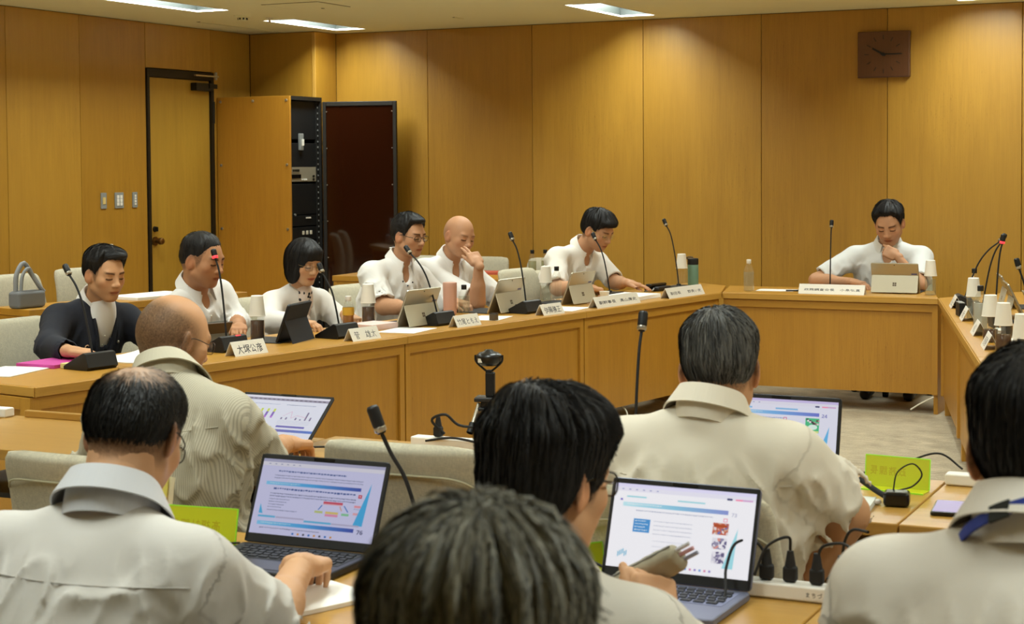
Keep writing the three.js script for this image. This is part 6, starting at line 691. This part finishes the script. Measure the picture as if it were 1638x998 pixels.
person('woman with a black bob, glasses, white jacket and dotted blouse', {
  C: [-4.664, 1.012, -7.303], yaw: 68, pitch: 15, hs: 0.95, N: [-4.735, 0.862, -7.355], tYaw: 72, pelvis: [-4.97, 0.40, -7.42], skinMat: SKIN.fair, face: { fem: true, jaw: 0.95, brow: 0.5 }, neckW: 0.85, sw: 0.155, bulk: 0.92,
  arms: { R: { E: [-4.70, 0.735, -7.03], W: [-4.47, 0.745, -6.93], dir: [0.9, -0.1, -0.2], hand: {} }, L: { W: [-4.44, 0.745, -7.34], dir: [0.7, -0.2, 0.3], hand: { curl: [0.6, 0.7, 0.7, 0.7] } } }, sleeve: 1.9, shirtMat: SHIRT.jacket, shirtName: 'jacket', shirtLabel: 'white jacket', vneck: 0.1, collar: false, ease: 0.016,
  hair: { cell: 0.0042, fringe: 0.01, taper: 0.012, blunt: true, top: 0.014, side: 0.016, n: 2200, len: 0.07, lift: 0.003, rough: 0.003, clump: 5, tone: toneOf(BLACKHAIR, [0.1, 0.1, 0.1], 0.02), tufts: [[[0.062, -0.035, -0.012], [0.03, 0.08, 0.062]], [[-0.062, -0.035, -0.012], [0.03, 0.08, 0.062]], [[0, -0.03, -0.075], [0.07, 0.08, 0.045]], [[0, 0.075, 0.06], [0.062, 0.032, 0.035]]], line: [[0, 0.036], [24, 0.030], [36, 0.0], [44, -0.075], [52, -0.105], [90, -0.112], [180, -0.108]], comb: (p) => (p[2] > 0.045 && p[1] > 0.03 ? [p[0] * 6, -1, 0.15] : [p[0] * 2, -1, p[2] * 1.5]) },
  glasses: { mat: std('#8a7350', 0.3, { metalness: 0.7 }), w: 0.022, h: 0.0165, r: 0.0009, label: 'thin metal-rimmed glasses' },
  extra: ({ t, N, up, left, fwd, nAx }) => {
    const dots = canvasTex(256, 256, (c) => { c.fillStyle = '#e3cdbd'; c.fillRect(0, 0, 256, 256); c.fillStyle = '#1c1618'; const r = rngOf(5); for (let i = 0; i < 26; i++) { c.beginPath(); c.arc(r() * 256, r() * 256, 9 + 4 * r(), 0, 7); c.fill(); } }); dots.wrapS = dots.wrapT = THREE.RepeatWrapping; const mat = std('#ffffff', 0.8, { map: dots }), ax = [left, up, fwd];
    const F = new Field(), c = A.add(A.mad(N, up, -0.10), A.mul(fwd, 0.05)); F.add(ell(c, [0.062, 0.16, 0.065], ax), 0.02).add(cap(A.mad(N, nAx, -0.01), A.mad(N, nAx, 0.03), 0.056, 0.05), 0.03); for (const [u, v, a, b] of [[0.02, -0.11, -0.03, -0.24], [0.01, -0.1, 0.05, -0.22]]) F.add(cap(A.add(A.mad(A.mad(N, left, u), up, v), A.mul(fwd, 0.115)), A.add(A.mad(A.mad(N, left, a), up, b), A.mul(fwd, 0.135)), 0.014, 0.026), 0.01); F.add(ell(A.add(A.mad(N, up, -0.1), A.mul(fwd, 0.12)), [0.026, 0.02, 0.018], ax), 0.008);
    const g = surfaceNet(F, A.sub(c, [0.22, 0.24, 0.22]), A.add(c, [0.22, 0.2, 0.22]), 0.006); planarUV(g, (p) => A.dot(A.sub(p, N), left) * 7 + A.dot(A.sub(p, N), fwd) * 3, (p) => A.dot(A.sub(p, N), up) * 7); part(t, 'blouse', g, mat, 'pale pink blouse with black dots and a bow');
  } });
person('man with dark-rimmed glasses and a white button-down short-sleeved shirt', {
  C: [-4.557, 1.112, -8.222], yaw: 78, pitch: 8, hs: 0.98, N: [-4.64, 0.95, -8.243], tYaw: 74, pelvis: [-4.86, 0.42, -8.24], skinMat: SKIN.tan, face: { brow: 1, beard: 0.12 }, sw: 0.19, bulk: 1.02,
  arms: { R: { E: [-4.585, 0.735, -7.975], W: [-4.33, 0.748, -7.86], dir: [0.95, -0.1, 0.1], hand: {} }, L: { W: [-4.28, 0.75, -8.23], dir: [0.9, -0.1, 0.2], hand: { curl: [0.5, 0.5, 0.5, 0.5] } } }, sleeve: 0.86, shirtMat: SHIRT.white, vneck: 0.05, collarEnd: 150, stand: 0.036, leaf: 0.052, buttons: std('#1c1d2a', 0.4), ease: 0.02,
  hair: dark({ top: 0.018, front: 0.006, side: 0.008, len: 0.045, tufts: [[[0, 0.098, 0.048], [0.052, 0.022, 0.042]]], comb: (p) => (p[1] > 0.03 ? [p[0] * 3, 0.05, -1] : [0, -0.6, -0.8]) }), glasses: { mat: M.black, w: 0.0245, h: 0.0145, r: 0.0014, label: 'dark half-rimmed glasses' },
  extra: ({ t, N, up, left, fwd, nAx }) => { const b = M.black; for (const s of [-1, 1]) { const p = A.add(A.add(A.mad(N, left, s * 0.038), A.mul(up, -0.058)), A.mul(fwd, 0.112)); part(t, 'collar_button', new THREE.SphereGeometry(0.005, 10, 8).translate(...p), b); } const c0 = A.mad(N, nAx, 0.016), cl = A.norm(A.cross(nAx, fwd)); part(t, 'collar_lining', ring(c0, [cl, nAx, A.cross(cl, nAx)], 0.0595, 0.0635, -150 * DEG, 150 * DEG, 40, (th) => { const k = sstep(0.3, 0.84, Math.abs(th) / Math.PI); return [[0, -0.02 - 0.03 * k], [0.0008, 0.035 - 0.028 * k], [0.002, 0.035 - 0.028 * k], [0.0015, -0.02 - 0.03 * k]]; }), M.black, 'black inside of the collar'); } });
person('bald man in white short sleeves resting his cheek on his hand', {
  C: [-4.44, 1.095, -8.606], yaw: 66, pitch: 13, roll: -6, hs: 0.98, N: [-4.535, 0.945, -8.663], tYaw: 68, pelvis: [-4.78, 0.42, -8.70], skinMat: SKIN.tan, face: { brow: 0.55, beard: 0.1, scalp: (x, y, z, c) => { const s = sstep(0.02, -0.06, z) * sstep(0.075, 0.02, y) * sstep(-0.07, -0.02, y) * 0.28; return [c[0] * (1 - s), c[1] * (1 - s * 0.8), c[2] * (1 - s * 0.6)]; } }, sw: 0.185, bulk: 1.03,
  arms: { R: { E: [-4.275, 0.728, -8.50], W: [-4.235, 0.945, -8.44], dir: [-0.62, 0.72, -0.30], dors: [0.72, 0.35, 0.60], hand: { curl: [0.08, 0.12, 0.9, 1.1], spread: 0.25, thumb: [0.25, 0.45] } }, L: { W: [-4.18, 0.75, -8.72], dir: [0.5, -0.2, 0.8], hand: {} } }, sleeve: 0.84, shirtMat: SHIRT.white, vneck: 0.05, collarEnd: 150, stand: 0.036, leaf: 0.05, buttons: M.cream, ease: 0.02 });
person('man with gold-rimmed glasses bent over papers, hand spread on them', {
  C: [-4.085, 1.085, -9.835], yaw: 76, pitch: 24, roll: 0, hs: 1.03, N: [-4.225, 0.955, -9.882], tYaw: 72, pelvis: [-4.56, 0.43, -9.93], skinMat: SKIN.tan, face: { brow: 0.9, beard: 0.1, jaw: 1.04 }, neckW: 1.06, sw: 0.195, bulk: 1.1,
  arms: { R: { E: [-4.245, 0.735, -9.55], W: [-3.985, 0.752, -9.44], dir: [0.8, -0.15, -0.45], hand: { curl: [0.9, 1.0, 1.0, 1.0], thumb: [0.3, 0.5] } }, L: { E: [-4.02, 0.748, -9.97], W: [-3.86, 0.765, -9.765], dir: [0.78, -0.16, -0.25], hand: { curl: [0.12, 0.12, 0.12, 0.15], spread: 0.4, thumb: [0.8, 0.2] } } }, sleeve: 0.88, shirtMat: SHIRT.warm, vneck: 0.035, collarEnd: 154, stand: 0.034, leaf: 0.05, buttons: M.cream, ease: 0.02, fold: 0.0105,
  hair: dark({ top: 0.02, front: 0.012, side: 0.009, rough: 0.006, fringe: 0.016, n: 1500, len: 0.05, line: [[0, 0.058], [25, 0.054], [45, 0.042], [58, 0.026], [68, -0.01], [78, -0.014], [84, 0.018], [102, 0.02], [114, -0.04], [135, -0.06], [180, -0.068]], tufts: [[[-0.02, 0.085, 0.078], [0.05, 0.024, 0.03]]] }), glasses: { mat: std('#b99a4e', 0.3, { metalness: 0.8 }), w: 0.023, h: 0.016, r: 0.0009, label: 'thin gold-rimmed glasses' } });
person('man with thick black hair below the clock, chin resting on his fist', {
  C: [-2.441, 1.112, -10.72], yaw: 4, pitch: 25, roll: 3, hs: 1.10, N: [-2.47, 0.965, -10.83], tYaw: 6, pelvis: [-2.47, 0.43, -11.06], skinMat: SKIN.tan, face: { brow: 1, beard: 0.12 }, neckW: 1.05, sw: 0.215, bulk: 1.16,
  arms: { R: { S: [-2.685, 0.895, -10.82], E: [-2.90, 0.745, -10.66], W: [-2.64, 0.748, -10.55], dir: [0.9, -0.1, 0.25], hand: { curl: [0.4, 0.4, 0.4, 0.4] } }, L: { S: [-2.255, 0.90, -10.82], E: [-2.215, 0.735, -10.58], W: [-2.355, 0.915, -10.575], dir: [-0.86, 0.42, 0.12], dors: [0.25, 0.30, 0.92], hand: { curl: [1.15, 1.2, 1.25, 1.3], thumb: [0.2, 0.55] } } }, sleeve: 0.84, shirtMat: cloth('#dfe0de'), vneck: 0.05, collarEnd: 152, stand: 0.036, leaf: 0.05, collarMat: cloth('#e6e6e2'), ease: 0.02, fold: 0.0105,
  hair: dark({ top: 0.02, front: 0.010, side: 0.009, rough: 0.006, fringe: 0.035, len: 0.035, tufts: [[[0.0, 0.106, 0.02], [0.055, 0.028, 0.05]]] }), });
// ---- the staff rows, seen from behind
const stripeTex = dataTex(64, 8, (u) => { const k = Math.sin(u * Math.PI * 2 * 4); const g = k > 0.3 ? 0.82 : 0.94; return [g, g * 0.985, g * 0.94]; }, true, 56, 56);
const stubble = (amt, topY) => (x, y, z, c) => { const back = sstep(0.03, -0.03, z), t = amt * sstep(topY + 0.03, topY - 0.02, y + z * 0.35) * sstep(-0.075, -0.045, y) * (0.55 + 0.45 * back) * sstep(0.05, 0.01, z) * (0.85 + 0.3 * nz(x * 400, y * 400, z * 400)); return [mix(c[0], 0.15, t), mix(c[1], 0.17, t), mix(c[2], 0.18, t)]; };
person('bald man with cropped sides and glasses in a fine striped shirt', {
  C: [-2.588, 1.066, -3.445], yaw: 160, pitch: 16, roll: 0, hs: 0.94, cell: 0.0034, N: [-2.528, 0.965, -3.335], tYaw: 172, pelvis: [-2.51, 0.43, -3.34], skinMat: SKIN.warm, face: { brow: 0.5, beard: 0.1, scalp: stubble(0.92, 0.055) }, neckW: 1.06, sw: 0.2, bulk: 1.08, shirtCell: 0.007,
  arms: { R: { S: [-2.365, 0.895, -3.345], E: [-2.405, 0.768, -3.545], W: [-2.458, 0.765, -3.745], dir: [-0.05, -0.16, -1], hand: { curl: [0.5, 0.5, 0.55, 0.55] } }, L: { W: [-2.78, 0.76, -3.74], dir: [0.2, -0.1, -1], hand: { curl: [0.5, 0.5, 0.5, 0.5] } } }, sleeve: 1.1, shirtMat: cloth('#d2ccbd', { map: stripeTex }), shirtLabel: 'white shirt with fine grey stripes', stand: 0.034, leaf: 0.04, yoke: true, ease: 0.026, fold: 0.0135,
  glasses: { mat: std('#3a2418', 0.35), w: 0.024, h: 0.016, r: 0.0011, label: 'brown-armed glasses' } });
person('man with greying black hair in a cream short-sleeved shirt, seen from behind', {
  C: [-1.132, 1.062, -3.40], yaw: 190, pitch: 16, roll: -2, hs: 0.97, cell: 0.0034, N: [-1.130, 0.955, -3.305], tYaw: 184, pelvis: [-1.15, 0.43, -3.36], skinMat: SKIN.warm, face: { brow: 0.8, beard: 0.1 }, neckW: 1.08, sw: 0.2, bulk: 1.14, shirtCell: 0.007,
  arms: { R: { S: [-0.962, 0.90, -3.315], E: [-0.868, 0.772, -3.43], W: [-0.965, 0.60, -3.47], dir: [-0.6, -0.6, -0.4], dors: [0.5, 0.1, 0.8], hand: { curl: [0.5, 0.5, 0.5, 0.5] } }, L: { S: [-1.315, 0.89, -3.305], W: [-1.36, 0.76, -3.74], dir: [0.3, -0.1, -1], hand: {} } }, sleeve: 0.72, shirtMat: SHIRT.cream, stand: 0.036, leaf: 0.042, yoke: true, ease: 0.03, fold: 0.0150,
  hair: { top: 0.018, side: 0.006, rough: 0.004, cell: 0.003, len: 0.034, n: 4200, wid: 0.0011, tone: toneOf([0.016, 0.015, 0.014], [0.34, 0.33, 0.30], 0.2, 1.6) } });
person('man with thinning crown and glasses in a pale shirt, head bowed, lower left', {
  C: [-1.773, 1.052, -2.25], yaw: 190, pitch: 30, roll: 0, hs: 0.92, cell: 0.003, N: [-1.742, 0.925, -2.135], tYaw: 192, pelvis: [-1.73, 0.42, -1.98], skinMat: SKIN.fair, face: { brow: 0.8, beard: 0.1, scalp: (x, y, z, c) => { const t = 0.75 * sstep(0.02, -0.03, z + y * 0.2) * sstep(-0.075, -0.045, y) * sstep(0.02, 0.06, Math.hypot(x + 0.005, y - 0.1, z + 0.07)); return [mix(c[0], 0.10, t * 0.7), mix(c[1], 0.09, t * 0.7), mix(c[2], 0.085, t * 0.7)]; } }, neckW: 1.14, sw: 0.2, bulk: 1.12, shirtCell: 0.006,
  arms: { R: { S: [-1.575, 0.868, -2.13], E: [-1.555, 0.735, -2.30], W: [-1.668, 0.768, -2.585], dir: [-0.28, -0.12, -0.95], dors: [0.1, 1, -0.1], hand: { curl: [0.45, 0.5, 0.55, 0.6], thumb: [0.5, 0.3] } }, L: { S: [-1.925, 0.87, -2.09], W: [-1.95, 0.76, -2.58], dir: [0.2, -0.1, -1], hand: {} } }, sleeve: 0.88, shirtMat: cloth('#d6d1ca'), collarMat: cloth('#d2d2d6'), stand: 0.04, leaf: 0.042, yoke: true, ease: 0.024, fold: 0.0120,
  hair: { cell: 0.0028, top: 0.010, side: 0.006, rough: 0.003, thin: 0.03, bald: [-0.005, 0.1, -0.07], len: 0.02, n: 6500, wid: 0.0008, lift: 0.004, crown: [-0.005, 0.105, -0.07], taper: 0.075, line: [[0, 0.085], [40, 0.07], [58, 0.04], [70, 0.0], [84, 0.02], [102, 0.02], [114, -0.03], [135, -0.055], [180, -0.062]], keep: (p, r) => r() < 0.08 + sstep(0.015, 0.065, Math.hypot(p[0] + 0.005, p[1] - 0.1, p[2] + 0.07)), tone: (() => { const b = toneOf([0.013, 0.012, 0.011], [0.1, 0.1, 0.1], 0.04); return (p, r) => { const c = b(p, r), d = Math.hypot(p[0] + 0.005, p[1] - 0.1, p[2] + 0.07), k = 0.85 * sstep(0.066, 0.014, d + 0.022 * nz(p[0] * 120, p[1] * 120, p[2] * 120)); return [mix(c[0], 0.56, k), mix(c[1], 0.36, k), mix(c[2], 0.24, k)]; }; })() },
  glasses: { mat: M.black, w: 0.024, h: 0.016, r: 0.0012, label: 'dark glasses' } });
person('black-haired man with glasses in the middle, holding a pencil pouch', {
  C: [-0.968, 1.056, -2.15], yaw: 160, pitch: 8, roll: 0, hs: 0.92, cell: 0.003, N: [-0.958, 0.925, -2.07], tYaw: 172, pelvis: [-0.94, 0.40, -1.95], skinMat: SKIN.fair, face: { brow: 0.9, beard: 0.05 }, neckW: 0.98, sw: 0.172, bulk: 0.98, shirtCell: 0.006,
  arms: { R: { S: [-0.802, 0.868, -2.08], E: [-0.77, 0.735, -2.29], W: [-0.928, 0.765, -2.475], dir: [-0.30, 0.80, -0.52], dors: [0.78, 0.05, 0.62], hand: { curl: [0.75, 0.8, 0.85, 0.9], thumb: [0.15, 0.35] } }, L: { W: [-1.1, 0.76, -2.53], dir: [0.2, -0.1, -1], hand: {} } }, sleeve: 0.95, shirtMat: cloth('#dfd8cc'), stand: 0.034, leaf: 0.04, yoke: true, ease: 0.022, fold: 0.0105,
  hair: { cell: 0.0026, top: 0.028, side: 0.012, front: 0.006, blunt: true, taper: 0.03, rough: 0.011, tufts: [[[0.035, 0.118, -0.03], [0.04, 0.026, 0.05]], [[-0.04, 0.1, 0.03], [0.036, 0.03, 0.045]], [[0.0, 0.105, -0.08], [0.05, 0.04, 0.03]]], clump: 6, len: 0.05, n: 5200, wid: 0.0011, lift: 0.003, crown: [0.02, 0.125, -0.045], line: [[0, 0.052], [40, 0.045], [58, 0.02], [68, -0.018], [80, -0.02], [86, 0.005], [102, 0.008], [114, -0.045], [135, -0.075], [180, -0.085]], tone: toneOf(BLACKHAIR, [0.1, 0.09, 0.08], 0.03) }, glasses: { mat: M.blackGloss, w: 0.025, h: 0.018, r: 0.0018, label: 'thick black glasses' } });
person('black-haired man with a blue lanyard at the right edge', {
  C: [-0.294, 1.15, -2.10], yaw: 186, pitch: 6, roll: 0, hs: 0.95, cell: 0.003, N: [-0.292, 1.035, -2.03], tYaw: 184, pelvis: [-0.27, 0.44, -1.92], skinMat: SKIN.warm, face: { brow: 0.9, beard: 0.05 }, neckW: 1.08, sw: 0.19, bulk: 1.04, shirtCell: 0.006,
  arms: { L: { S: [-0.462, 0.972, -2.035], W: [-0.47, 0.76, -2.55], E: [-0.545, 0.745, -2.27], dir: [0.3, -0.1, -1], hand: {} }, R: { W: [-0.08, 0.76, -2.56], dir: [-0.3, -0.1, -1], hand: {} } }, sleeve: 0.95, shirtMat: cloth('#e6ddcf'), stand: 0.038, leaf: 0.042, yoke: false, ease: 0.028, fold: 0.0105,
  hair: { cell: 0.0026, top: 0.022, side: 0.008, rough: 0.003, len: 0.035, n: 4200, wid: 0.001, line: [[0, 0.06], [45, 0.05], [58, 0.03], [68, -0.005], [78, -0.012], [84, 0.02], [102, 0.022], [114, -0.04], [135, -0.066], [180, -0.072]], tone: toneOf(BLACKHAIR, [0.1, 0.1, 0.1], 0.02) },
  extra: ({ t, N, nAx, fwd }) => { const c0 = A.mad(N, nAx, 0.058), cl = A.norm(A.cross(nAx, fwd)), ax = [cl, nAx, A.cross(cl, nAx)], pr = (b) => (th) => { const k = Math.abs(th) / Math.PI, y = -0.012 - 0.10 * k; return [[0.018, y - b], [0.020, y + b], [0.022 + (b > 0.008 ? 0.002 : 0), y + b], [0.0215 + (b > 0.008 ? 0.002 : 0), y - b]]; }; const l = part(t, 'lanyard', ring(c0, ax, 0.066, 0.071, -2.3, 2.3, 44, pr(0.007)), std('#2b3f9c', 0.6), 'blue lanyard'); part(l, 'slider', ring(c0, ax, 0.0665, 0.0715, 0.25, 0.52, 6, pr(0.0095)), std('#23251f', 0.6), 'black slider'); } });
person('man with thick grey hair nearest the camera, only his head in view', {
  C: [-0.553, 1.122, -1.10], yaw: 192, pitch: 10, roll: 0, hs: 0.9, cell: 0.003, N: [-0.53, 0.975, -1.03], tYaw: 190, pelvis: [-0.50, 0.42, -0.90], skinMat: SKIN.fair, face: { brow: 0.6, beard: 0.05 }, sw: 0.185, bulk: 1.05, arms: { L: { W: [-0.75, 0.74, -1.38], dir: [0.2, -0.1, -1], hand: {} }, R: { W: [-0.35, 0.74, -1.40], dir: [-0.2, -0.1, -1], hand: {} } }, sleeve: 0.9, shirtMat: SHIRT.pale, ease: 0.02,
  hair: { cell: 0.0024, top: 0.026, side: 0.013, rough: 0.007, taper: 0.03, clump: 7, len: 0.07, n: 7000, wid: 0.0013, lift: 0.004, crown: [0.0, 0.128, -0.03], line: [[0, 0.06], [45, 0.05], [58, 0.03], [68, -0.02], [80, -0.02], [86, 0.0], [102, 0.0], [114, -0.045], [180, -0.07]], tone: toneOf([0.035, 0.032, 0.025], [0.40, 0.38, 0.30], 0.44, 1.5) } });
{ const t = thing('pencil_pouch', 'grey-green pencil pouch held up by the black-haired man', 'pouch', [-0.968, 0.838, -2.545], 0.2); const g = new Field().add(rbox([0, 0, 0], [0.055, 0.012, 0.005], 0.011), 0.01); g.post = (x, y, z, d) => d + 0.0025 * nz(x * 60, y * 60, z * 60); const q = new THREE.Quaternion().setFromEuler(new THREE.Euler(0.5, 0, 0.62)); const body = part(t, 'pouch_body', surfaceNet(g, [-0.09, -0.05, -0.04], [0.09, 0.05, 0.04], 0.0035).applyQuaternion(q), std('#a49c86', 0.85)); part(body, 'zip', tube([[-0.06, 0.024, 0], [0.06, 0.024, 0]], 0.002, 4, 6).applyQuaternion(q), M.gray); for (let k = 0; k < 3; k++) part(t, 'pen', cyl(0.0035, 0.0035, 0.03, 0, 0, 0, 8).rotateZ(-Math.PI / 2).translate(0.062, 0.012 - 0.011 * k, 0).applyQuaternion(q), std(['#cfcfd6', '#d8a9b4', '#9fa6bd'][k], 0.4)); }
renderer.render(scene, camera);
